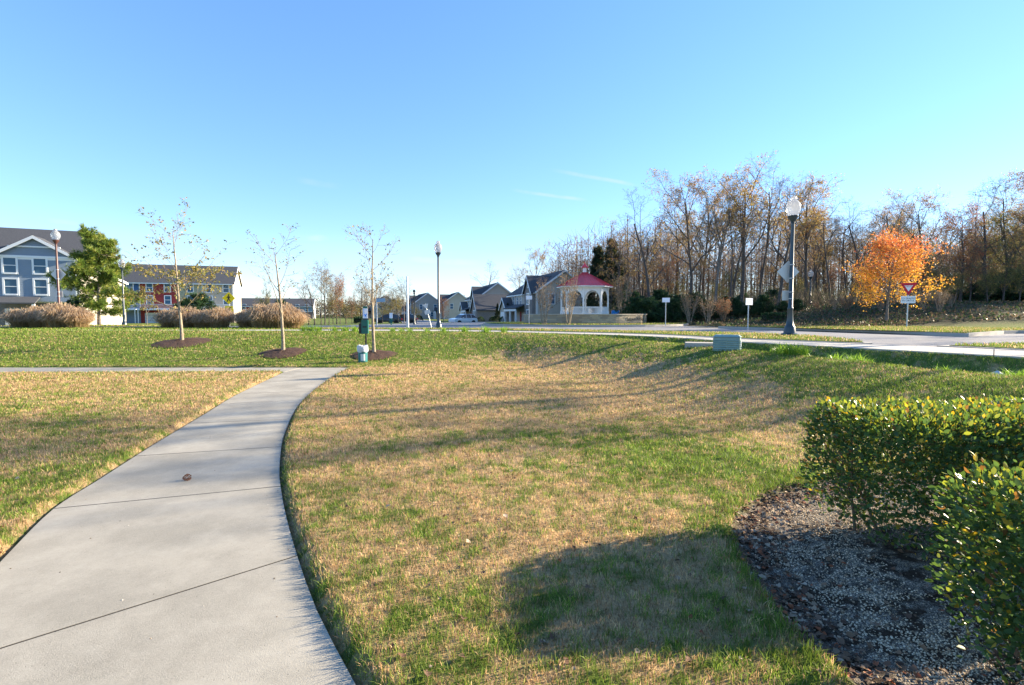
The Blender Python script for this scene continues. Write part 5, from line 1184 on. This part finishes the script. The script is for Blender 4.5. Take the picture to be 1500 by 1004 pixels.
m.prism(P,zq-.03,zq-.001); m.build('cupola_roof',M['redroof'],G)
MB().lathe([(.02,zr_+.08),(.035,zr_+.14),(.008,zr_+.24)],8).build('finial',M['redroof'],G)

# ------------------------------------------------------------------ stone wall (curved) with script lettering
W_ = empty('stone_wall',(ICX,ICY,HR+.12),0,'low curved stone wall with dark script lettering in front of the gazebo','wall')
RW = 5.1; top_w = 1.60-(HR+.12)
def arcwall(r0,r1,a0,a1,z0,z1,n):
    m = MB()
    for k in range(n):
        t0,t1 = R(a0+(a1-a0)*k/n),R(a0+(a1-a0)*(k+1)/n)
        vs = [(r*math.cos(t),r*math.sin(t),z) for z in (z0,z1) for (r,t) in ((r1,t0),(r1,t1),(r0,t1),(r0,t0))]
        fs = [(4,5,6,7),(0,1,5,4),(2,3,7,6)]
        if k == 0: fs.append((3,0,4,7))
        if k == n-1: fs.append((1,2,6,5))
        m.add(vs,fs)
    return m
arcwall(RW-.45,RW,185,336,-.1,top_w-.08,44).build('masonry',M['stone'],W_)
arcwall(RW-.50,RW+.05,184.6,336.4,top_w-.079,top_w,44).build('cap',M['stonecap'],W_)
# end pier, squarer, sunlit
a = R(341); pr = MB().box(-.55,.50,-.30,.30,-.1,top_w-.08).build('end_pier',M['stone'],W_); pr.location = ((RW-.15)*math.cos(a),(RW-.15)*math.sin(a),0); pr.rotation_euler = (0,0,a+R(90))
pc = MB().box(-.6,.55,-.35,.35,top_w-.079,top_w+.003).build('pier_cap',M['stonecap'],W_); pc.location = pr.location; pc.rotation_euler = pr.rotation_euler
# script lettering laid round the curve
bl = M['black']
for ch,deg in zip('Village',(317.5,321,323.5,326,328.8,332.2,335)):
    a = R(deg); textmesh(ch,.42 if ch == 'V' else .36,bl,W_,((RW+.02)*math.cos(a),(RW+.02)*math.sin(a),.40),(R(90),0,a+R(90)),.012,.45)
sc = MB(); pv = None   # flourish of the worn first word (not readable in the picture)
for k in range(60):
    t_ = k/59; a = R(303+12*t_); zz = .40+.09*math.sin(t_*33)*(1 if k > 8 else 1.8); q = ((RW+.03)*math.cos(a+.01*math.cos(t_*33)),(RW+.03)*math.sin(a+.01*math.cos(t_*33)),zz)
    if pv: sc.tube(pv,q,.014,.014,5)
    pv = q
sc.build('script_flourish',bl,W_)
# blue board behind the wall
Y = 46; x = xat(902,Y); r_ = empty('blue_board',(x,Y,HR+.1),0,'small bright blue board standing just behind the stone wall','sign'); zb,zt = zat(460.2,Y)-HR-.1,zat(455,Y)-HR-.1
MB().box(-.38,.38,-.03,.03,zb,zt).build('panel',M['signblue'],r_)
for s in (-.3,.3): MB().box(s-.03,s+.03,.032,.09,-.05,zt-.02).build('leg',M['steel'],r_)

# ------------------------------------------------------------------ clipped far hedges
def farhedge(px0,px1,Y,top,depth,label,seed):
    x0,x1 = xat(px0,Y),xat(px1,Y); z = gz1((x0+x1)/2,Y); h = zat(top,Y)-z; g = np.random.default_rng(seed); n = int(2600*(x1-x0)*h)
    P = np.stack([g.uniform(x0,x1,n),g.uniform(0,depth,n)**1,g.uniform(.03,h,n)],-1); ax = g.integers(0,4,n)
    P[ax==0,1] = g.uniform(0,.06,(ax==0).sum()); P[ax==1,2] = h-g.uniform(0,.06,(ax==1).sum()); P[ax==2,0] = x0+g.uniform(0,.06,(ax==2).sum()); P[ax==3,0] = x1-g.uniform(0,.06,(ax==3).sum())
    P += g.normal(0,.03,(n,3)); V,Fc = stamp(*LEAF,P-[(x0+x1)/2,0,0],rotmats(rdir(n,g)+[0,-.3,.4],g.uniform(0,6,n)),g.uniform(.06,.12,n))
    cc = np.array([[.03,.07,.025],[.045,.10,.03],[.025,.05,.02]])[g.integers(0,3,n)]
    r_ = empty('clipped_hedge',((x0+x1)/2,Y,z),0,label,'hedge'); npmesh('leaves',V,[Fc],M['leaf'],parent=r_,colr=np.repeat(cc,4,0))
    c = MB()
    for k in range(int((x1-x0)*5)):
        q = x0-(x0+x1)/2+.1+k*.2; c.tube((q,depth/2,-.05),(q+random.uniform(-.1,.1),depth/2+random.uniform(-.2,.2),h*.8),.02,.01,5)
        c.box(q-.09,q+.09,.12,depth-.12,.1,h-.12)
    c.build('stems',M['barkd'],r_)
farhedge(1124,1156,38,459.5,.9,'dark clipped box hedge beside the large lamp post, by the woods',1)
farhedge(518,531,52,465,1.2,'dark clipped hedge behind the pet waste station',2)
# small round shrubs before the houses
bsh = None
def ball(x,Y,r,label,z=None):
    g = np.random.default_rng(int(abs(x*10))+3); n = 900; d = rdir(n,g); d[:,2] = np.abs(d[:,2])*1.1-.2; P = d*r*g.uniform(.85,1.05,(n,1)); P[:,2] += r*.5
    V,Fc = stamp(*LEAF,P,rotmats(d+rdir(n,g)*.7,g.uniform(0,6,n)),g.uniform(.14,.24,n)*r); cc = np.array([[.03,.06,.025],[.05,.09,.03]])[g.integers(0,2,n)]
    r_ = empty('round_shrub',(x,Y,gz1(x,Y) if z is None else z),0,label,'shrub','round shrubs before the houses'); npmesh('leaves',V,[Fc],M['leaf'],parent=r_,colr=np.repeat(cc,4,0))
    m = MB()
    for k in range(5): a = k*1.26; m.tube((0,0,-.05),(math.cos(a)*r*.6,math.sin(a)*r*.6,r*.9),.02,.01,5)
    m.build('stems',M['barkd'],r_)

# ------------------------------------------------------------------ buildings
def window(parent, face, u, z, w, h, pane='glass', fr=.11, mull=True, round_=False, shutters=False):
    """face = (origin Vector2, direction Vector2, outward normal Vector2) in the building's own frame; u along it"""
    o, d, nv = face; c = Vector((o[0]+d[0]*u, o[1]+d[1]*u, z)); an = math.atan2(d[1], d[0])
    if round_:
        f = MB().lathe([(w/2,0),(w/2+fr,0),(w/2+fr,.06),(w/2,.06)],20).build('window',M['trim'],parent); p = MB().lathe([(.001,.012),(w/2,.012),(w/2,.025),(.001,.025)],20).build('pane',M[pane],f)
        f.location = c; f.rotation_euler = (R(90),0,an); return
    m = MB(); 
    m.box(-w/2-fr,-w/2,-.07,0,-h/2-fr,h/2+fr); m.box(w/2,w/2+fr,-.07,0,-h/2-fr,h/2+fr); m.box(-w/2,w/2,-.07,0,h/2,h/2+fr); m.box(-w/2,w/2,-.09,0,-h/2-fr,-h/2)
    if mull: m.box(-w/2,w/2,-.06,0,-.04,.04)
    f = m.build('window',M['trim'],parent); MB().box(-w/2,w/2,-.022,-.012,-h/2,h/2).build('pane',M[pane],f); f.location = c; f.rotation_euler = (0,0,an)
    if shutters:
        MB().box(-w/2-fr-.4,-w/2-fr-.02,-.05,0,-h/2,h/2).build('shutter',M['cardark'],f)
        MB().box(w/2+fr+.02,w/2+fr+.4,-.05,0,-h/2,h/2).build('shutter',M['cardark'],f)

def gable_roof(m, x0,x1,y0,y1,ze,zr,ov=.35,th=.16,axis='x',hip0=0,hip1=0):
    """ridge along axis; closed solid"""
    if axis == 'x':
        ym = (y0+y1)/2; sl = (zr-ze)/(ym-y0); zo = ze-ov*sl
        A = [(x0-ov,y0-ov,zo),(x1+ov,y0-ov,zo),(x1+ov,y1+ov,zo),(x0-ov,y1+ov,zo),(x0-ov+hip0,ym,zr),(x1+ov-hip1,ym,zr)]
    else:
        xm = (x0+x1)/2; sl = (zr-ze)/(xm-x0); zo = ze-ov*sl
        A = [(x0-ov,y1+ov,zo),(x0-ov,y0-ov,zo),(x1+ov,y0-ov,zo),(x1+ov,y1+ov,zo),(xm,y1+ov-hip0,zr),(xm,y0-ov+hip1,zr)]
        A = [A[1],A[0],A[3],A[2],A[5],A[4]]
        A = [(x0-ov,y0-ov,zo),(x0-ov,y1+ov,zo),(x1+ov,y1+ov,zo),(x1+ov,y0-ov,zo),(xm,y0-ov+hip0,zr),(xm,y1+ov-hip1,zr)]
    B = [(a,b,c+th) for a,b,c in A]
    fs = [(6,7,11,10),(8,9,10,11),(1,0,4,5),(3,2,5,4),(0,1,7,6),(2,3,9,8)]
    fs += [(7,8,11),(2,1,5),(1,2,8,7)] if hip1 else [(1,5,11,7),(5,2,8,11)]
    fs += [(9,6,10),(0,3,4),(3,0,6,9)] if hip0 else [(0,6,10,4),(4,10,9,3)]
    m.add(A+B,fs)
def gable_wall(m, x0,x1,y0,y1,z0,ze,zr,axis='x'):
    if axis == 'x':
        ym = (y0+y1)/2; m.extr([(y0,z0),(y1,z0),(y1,ze),(ym,zr-.02),(y0,ze)],'x',x0,x1)
    else:
        xm = (x0+x1)/2; m.extr([(x0,z0),(x1,z0),(x1,ze),(xm,zr-.02),(x0,ze)],'y',y0,y1)
def rake(parent,x0,x1,y,ze,zr,ov=.35,proud=.06):
    """white barge boards on a gable facing -y"""
    xm = (x0+x1)/2; sl = (zr-ze)/(xm-x0); m = MB()
    for s in (-1,1):
        xe = xm+s*((x1-x0)/2+ov); zo = ze-ov*sl; P0 = (xe,zo-.2); P1 = (xm,zr-.2); pts = [P0,P1,(xm,zr+.14),(xe,zo+.14)]
        m.extr(pts if s<0 else pts[::-1],'y',y-ov-proud,y-ov-.001)
    m.build('barge_board',M['trim'],parent)

# --- detached houses along the street. Local frame: x along the front (far to near), y depth (front at y=0, facing -y)
def house(px, Y, rz, W, Dp, ze, zr, wallm, sidem, label, style=0, dark='brickg'):
    """near front corner at pixel px, depth Y; local +x end is the near gable end"""
    x = xat(px,Y); z = gz1(x,Y)-.1
    r_ = empty('house',(x,Y,z),rz,label,'house','houses along the street')
    # local x from -W to 0
    m = MB(); gable_wall(m,-W,0,0,Dp,0,ze,zr); m.build('wall',M[sidem],r_)
    fr_ = MB().box(-W+.02,-.02,-.05,-.002,.0,ze-.02).build('front_wall',M[wallm],r_)
    m = MB(); gable_roof(m,-W,0,0,Dp,ze+.02,zr,hip0=4.5 if style == 0 else 0); m.build('roof',M['roof'],r_)
    # rake boards on near gable end (+x)
    sl = (zr-ze)/(Dp/2); b = MB()
    for s in (0,1):
        ye = -.35 if s == 0 else Dp+.35; pts = [(ye,ze-.35*sl-.18),(Dp/2,zr-.18),(Dp/2,zr+.16),(ye,ze-.35*sl+.16)]
        b.extr(pts if s == 0 else pts[::-1],'x',.351,.40)
    b.build('barge_board',M['trim'],r_)
    MB().box(-W,.0,-.42,-.36,ze-.42,ze-.22).build('gutter',M['trim'],r_)
    # front cross gable near the near end
    gw = 4.6; g0,g1 = -gw-.6,-.6; zg = ze+2.6
    cgm = MB(); gable_wall(cgm,g0,g1,-.6,Dp*.35,0,ze,zg,'y'); cgm.build('bay_wall',M[dark],r_)
    cg = MB(); gable_roof(cg,g0,g1,-.6,Dp*.4,ze+.02,zg,axis='y'); q = cg.build('bay_roof',M['roof'],r_); rake(q,g0,g1,-.6,ze,zg)
    face = ((0,-.6),(1,0),(0,-1)); window(r_,face,(g0+g1)/2,ze-1.2,1.6,1.7,fr=.16); window(r_,face,(g0+g1)/2,1.6,1.5,1.8,fr=.16); window(r_,face,(g0+g1)/2,zg-1.5,.5,.7,mull=False)
    face = ((0,-.05),(1,0),(0,-1))
    for u in (-W+2,-W+4.6,-W+7.2,-W+9.6): 
        if u < g0-.9: window(r_,face,u,ze-1.25,.95,1.55,fr=.13)
    # porch
    p0,p1 = -W+5.2,g0-.02; m = MB(); m.add([(p0-.3,-2.3,2.75),(p1,-2.3,2.75),(p1,-.052,3.5),(p0-.3,-.052,3.5),(p0-.3,-2.3,2.9),(p1,-2.3,2.9),(p1,-.052,3.65),(p0-.3,-.052,3.65)],[(3,2,1,0),(4,5,6,7),(0,1,5,4),(1,2,6,5),(2,3,7,6),(3,0,4,7)]); m.build('porch_roof',M['roof'],r_)
    MB().box(p0,p1-.05,-2.2,-2.05,2.35,2.74).build('porch_beam',M['trim'],r_)
    for u in (p0+.2,(p0+p1)/2,p1-.4): MB().box(u-.13,u+.13,-2.18,-1.92,0,2.35).build('column',M['trim'],r_)
    MB().box(p0,p1,-2.3,-.052,-.1,.18).build('porch_floor',M['kerb'],r_)
    d_ = MB().box(-.48,.48,-.06,0,0,2.1).build('door',M['red'],r_); d_.location = ((p0+p1)/2,-.052,.19); MB().lathe([(.03,0),(.04,.03),(.02,.06)],8).build('handle',M['steel'],d_).location = (.38,-.08,1.0)
    window(r_,face,p0+1.0,1.55,.9,1.5)
    # garage at far end, projecting
    a0,a1 = -W-.2,-W+4.9; zw = 2.9; m = MB(); gable_wall(m,a0,a1,-1.6,3,0,zw,zw+2.0,'y'); m.build('garage_wall',M[wallm],r_)
    m = MB(); gable_roof(m,a0,a1,-1.6,3.2,zw+.02,zw+2.0,axis='y',ov=.3); q = m.build('garage_roof',M['roof'],r_); rake(q,a0,a1,-1.6,zw,zw+2.0,.3)
    m = MB()
    for k in range(4): m.box(a0+.55,a1-.55,-1.66,-1.602,.05+k*.55,.57+k*.55)
    m.build('garage_door',M['trim'],r_)
    # side windows
    face = ((0,0),(0,1),(1,0)); window(r_,face,2.6,ze-1.25,.95,1.6); window(r_,face,Dp-2.4,ze-1.25,.95,1.6) if style else None; window(r_,face,Dp/2+1.4,1.7,.9,1.5)
    MB().box(.002,.05,-.02,.14,0,ze-.3).build('downspout',M['trim'],r_)
    return r_
ROT = math.atan2(-.97,.25)   # local +x points towards the viewer, front (-y) faces left
house(786,84,ROT,19,9.6,5.6,9.0,'greige','tan','house with long dark roof directly left of the gazebo, nearest of the street')
hB = house(700,121,ROT,17,9.6,5.7,9.2,'tan','mauve','second house along the street, behind the white car',1)
# side garage wing on the second house
m = MB(); gable_wall(m,.01,7.0,-1.5,7,0,2.9,6.2,'y'); m.build('wing_wall',M['brickg'],hB); m = MB(); gable_roof(m,.01,7.0,-1.5,7,2.92,6.2,axis='y'); q = m.build('wing_roof',M['roof'],hB); rake(q,.01,7.0,-1.5,2.9,6.2)
window(hB,((0,-1.5),(1,0),(0,-1)),3.5,1.6,1.6,1.8,fr=.2)
house(650,168,ROT,17,9.6,5.6,9.0,'tan','tan','third house along the street, behind the tall middle lamp post',1)
house(606,178,ROT+.1,18,10,5.6,9.2,'grey','greige','fourth house, grey gable right of the pale metal pole',1)
house(548,205,ROT+.1,18,10,5.6,9.2,'tan','grey','farthest house of the street, left of the pale metal pole',1)
for px,Y,r,lb in ((722,112,.8,'dark round shrub before the second house'),(727,112,.9,'dark round shrub next to the second house garage'),(738,100,.9,'dark round shrub at the garage of the near house'),(704,112,.8,'dark round shrub behind the white car'),(613,120,1.0,'dark round shrub near the dark post')): ball(xat(px,Y),Y,r,lb)
for px,Y,lb in ((744,98,'slim dark cone evergreen by the near house garage'),(729,105,'slim dark cone evergreen between the first two houses')):
    x = xat(px,Y); place(cedar,x,Y,1,.30,.42,lb,'tree','cone evergreens by the houses')

# --- townhouse rows: local x along the front, front at y=0 facing -y (towards the viewer)
def townrow(x, Y, rz, z, units, Dp, ze, zr, label, endm='cream', px_dir=1):
    r_ = empty('townhouse_row',(x,Y,z),rz,label,'townhouses')
    u0 = 0; tot = sum(u['w'] for u in units)
    for i,u in enumerate(units):
        w = u['w']; xa,xb = -(u0+w),-u0; yo = u.get('y',0)
        m = MB(); m.box(xa,xb,yo,Dp,2.9,ze); m.build('wall',M[u['m']],r_)
        MB().box(xa,xb,yo-.02,Dp,0,2.898).build('ground_storey',M[u.get('g','brick')],r_)
        face = ((xa,yo),(1,0),(0,-1))
        for zz in (4.6,7.0 if ze > 7.8 else ze-1.3):
            for q in u['win']:
                if zz == 4.6 and u.get('round') and q == u['win'][-1]: window(r_,face,q,zz,.9,.9,round_=True); continue
                window(r_,face,q,zz,.95,1.55,fr=.14)
        fm = MB().box(xb-.12,xb+.02,yo-.05,yo-.001,2.9,ze).build('corner_trim',M['trim'],r_)
        MB().box(xa+.01,xb-.13,yo-.09,yo-.001,2.78,2.96).build('belt_trim',M['trim'],r_)
        g = MB()
        for k in range(4): g.box(xa+.7,min(xa+3.4,xb-.6),yo-.07,yo-.022,.05+k*.52,.54+k*.52)
        g.build('garage_door',M['trim'],r_)
        if u.get('deck'):
            dk_ = MB().box(xa+.1,xb-.1,yo-2.2,yo-.1,2.6,2.78); 
            for k in range(int((w-.2)/.16)+1): dk_.box(xa+.1+k*.16,xa+.14+k*.16,yo-2.2,yo-2.16,2.78,3.7)
            dk_.box(xa+.1,xb-.1,yo-2.22,yo-2.14,3.7,3.78)
            for q in (xa+.2,xb-.3): dk_.box(q,q+.12,yo-2.2,yo-2.08,0,2.6)
            dk_.build('deck',M['trim'],r_)
        if u.get('gable'):
            a0,a1 = xa+.2,xb-.2; zg = ze+(zr-ze)*.62; m = MB(); gable_wall(m,a0,a1,yo-.5,Dp*.3,2.9,ze,zg,'y'); m.build('bay_wall',M[u['m']],r_)
            m = MB(); gable_roof(m,a0,a1,yo-.5,Dp*.42,ze+.02,zg,axis='y',ov=.4); q = m.build('bay_roof',M['roof'],r_); rake(q,a0,a1,yo-.5,ze,zg,.4)
            mt = MB().box(a0+1.2,a1-1.2,yo-.62,yo-.501,ze+(zg-ze)*.45,ze+(zg-ze)*.45+.16); mt.build('gable_trim',M['trim'],r_)
            MB().box(a0-.1,a1+.1,yo-.6,yo-.501,ze-.22,ze+.02).build('belt_trim',M['trim'],r_)
            face2 = ((a0,yo-.5),(1,0),(0,-1))
            for zz in (4.55,6.9): 
                for q in (1.3,3.9,6.2):
                    if q < a1-a0-.8: window(r_,face2,q,zz,1.05,1.6,fr=.18)
            MB().add([(a0+.3,yo-2.0,2.6),(a0+3.8,yo-2.0,2.6),(a0+3.8,yo-.53,3.3),(a0+.3,yo-.53,3.3),(a0+.3,yo-2.0,2.75),(a0+3.8,yo-2.0,2.75),(a0+3.8,yo-.53,3.45),(a0+.3,yo-.53,3.45)],[(3,2,1,0),(4,5,6,7),(0,1,5,4),(1,2,6,5),(2,3,7,6),(3,0,4,7)]).build('porch_roof',M['roof'],r_)
            for q in (a0+.5,a0+3.6): MB().box(q-.12,q+.12,yo-1.95,yo-1.7,0,2.6).build('column',M['trim'],r_)
        u0 += w
    m = MB(); gable_roof(m,-tot,0,0,Dp,ze+.02,zr,ov=.4); m.build('roof',M['roof'],r_)
    e = MB(); e.extr([(0,0),(Dp,0),(Dp,ze),(Dp/2,zr),(0,ze)],'x',.003,.10); e.build('end_wall',M[endm],r_)
    e = MB(); sl = (zr-ze)/(Dp/2)
    for s in (0,1):
        ye = -.4 if s == 0 else Dp+.4; pts = [(ye,ze-.4*sl-.15),(Dp/2,zr-.15),(Dp/2,zr+.17),(ye,ze-.4*sl+.17)]; e.extr(pts if s == 0 else pts[::-1],'x',.401,.46)
    e.build('barge_board',M['trim'],r_)
    MB().box(-tot,0,-.52,-.42,ze-.42,ze-.22).build('gutter',M['trim'],r_)
    return r_
T1Y = 60; x = xat(118,T1Y)
townrow(x,T1Y,R(24),gz1(x,T1Y)-.1,[dict(w=7.4,m='slate',win=[],gable=True,g='brickg'),dict(w=7.5,m='greige',win=[1.6,4.4,6.0][1:],round=True,g='brickg'),dict(w=7,m='cream',win=[2,5])],7.5,8.0,11.4,'slate blue and beige townhouses behind the left ornamental grasses')
x = xat(135,66)
townrow(x,66,R(23),gz1(x,66)-.1,[dict(w=4,m='cream',win=[2],g='cream')],14,6.3,6.95,'low cream building half hidden behind the bushy green pine')
T2Y = 104; x = xat(342,T2Y)
townrow(x,T2Y,R(18),gz1(x,T2Y)-.1,[dict(w=5.4,m='mauve',win=[1.2,4.2],deck=True),dict(w=4.2,m='sage',win=[2.1],deck=True),dict(w=6.4,m='red',win=[1.6,4.6],deck=True,g='red'),dict(w=6.2,m='blue',win=[1.6,4.6],deck=True,g='slate')],8,8.1,11.6,'row of blue, red and beige townhouses behind the leftmost young tree')
x = xat(458,190)
townrow(x,190,R(14),gz1(x,190)-.2,[dict(w=7,m='slate',win=[1.8,5]),dict(w=7,m='mauve',win=[1.8,5]),dict(w=7,m='grey',win=[1.8,5]),dict(w=7,m='red',win=[1.8,5])],8,4.9,7.6,'far low townhouse row behind the middle young tree','grey')

# ------------------------------------------------------------------ vehicles
def car(x, Y, rz, paint, label, z=None):
    r_ = empty('parked_car',(x,Y,gz1(x,Y)+.02 if z is None else z),rz,label,'car','cars parked along the street')
    prof = [(-2.30,.42),(-2.34,.72),(-2.22,.98),(-1.25,1.10),(-.95,1.12),(1.9,1.10),(2.22,1.02),(2.32,.72),(2.28,.42)]
    m = MB(); w = .92; n = len(prof)
    A = [(a,-w*(.94 if b > 1.0 or b < .5 else 1),b) for a,b in prof]; B = [(a,-q,b) for a,q,b in A]
    m.add(A+B,[tuple(range(n)),tuple(range(2*n-1,n-1,-1))]+[(i,n+i,n+(i+1)%n,(i+1)%n) for i in range(n)])
    m.build('body',M[paint],r_,bevel=.03)
    cab = [(-1.15,1.10),(-.55,1.60),(.0,1.70),(1.3,1.68),(1.85,1.50),(2.15,1.08)]; n = len(cab)
    A = [(a,-.84 if b < 1.2 else -.66,b) for a,b in cab]; B = [(a,-q,b) for a,q,b in A]
    gl = MB(); gl.add(A+B,[tuple(range(n)),tuple(range(2*n-1,n-1,-1))]+[(i,n+i,n+(i+1)%n,(i+1)%n) for i in range(n)]); gl.build('windows',M['carglass'],r_)
    MB().add([(-.55,-.64,1.605),(.0,-.64,1.705),(1.3,-.64,1.685),(1.85,-.62,1.505),(-.55,.64,1.605),(0,.64,1.705),(1.3,.64,1.685),(1.85,.62,1.505),(-.5,-.6,1.62),(0,-.6,1.74),(1.3,-.6,1.72),(1.85,-.58,1.53),(-.5,.6,1.62),(0,.6,1.74),(1.3,.6,1.72),(1.85,.58,1.53)],[(8,9,13,12),(9,10,14,13),(10,11,15,14),(0,1,9,8),(1,2,10,9),(2,3,11,10),(4,12,13,5),(5,13,14,6),(6,14,15,7),(0,8,12,4),(3,7,15,11)]).build('roof',M[paint],r_)
    for s in (-1,1):
        p = MB()
        for a,b in ((-.02,.04),(.98,1.03)): p.add([(a,s*.86,1.1),(a+.07,s*.86,1.1),(b+.05,s*.675,1.68),(b-.02,s*.675,1.68)],[(0,1,2,3)])
        p.build('pillar',M[paint],r_)
        MB().box(-.78,-.62,s*.9 if s > 0 else -1.07,1.07 if s > 0 else -.9,1.05,1.2).build('mirror',M[paint],r_,bevel=.02)
        MB().box(-2.345,-2.2,s*.7-.16,s*.7+.16,.74,.90).build('headlight',M['signwhite'],r_); MB().box(2.2,2.335,s*.72-.13,s*.72+.13,.75,1.0).build('tail_light',M['lampred'],r_)
        for a in (-1.42,1.42):
            t_ = MB().lathe([(.22,-.1),(.36,-.11),(.37,-.06),(.37,.06),(.36,.11),(.22,.1)],20).build('wheel',M['rubber'],r_,smooth=True); t_.location = (a,s*.86,.37); t_.rotation_euler = (R(90),0,0)
            rm_ = MB().lathe([(.05,-.09),(.23,-.075),(.235,.075),(.05,.09)],12).build('rim',M['steel'],t_)
    return r_
X_ = xat(675,80); car(X_,84,R(42),'carwhite','white sport utility car parked before the second house')
car(xat(568,86),86,R(8),'cardark','dark parked car left of the pale metal pole'); car(xat(592,92),92,R(4),'cardark','dark parked car between the pale pole and dark post')
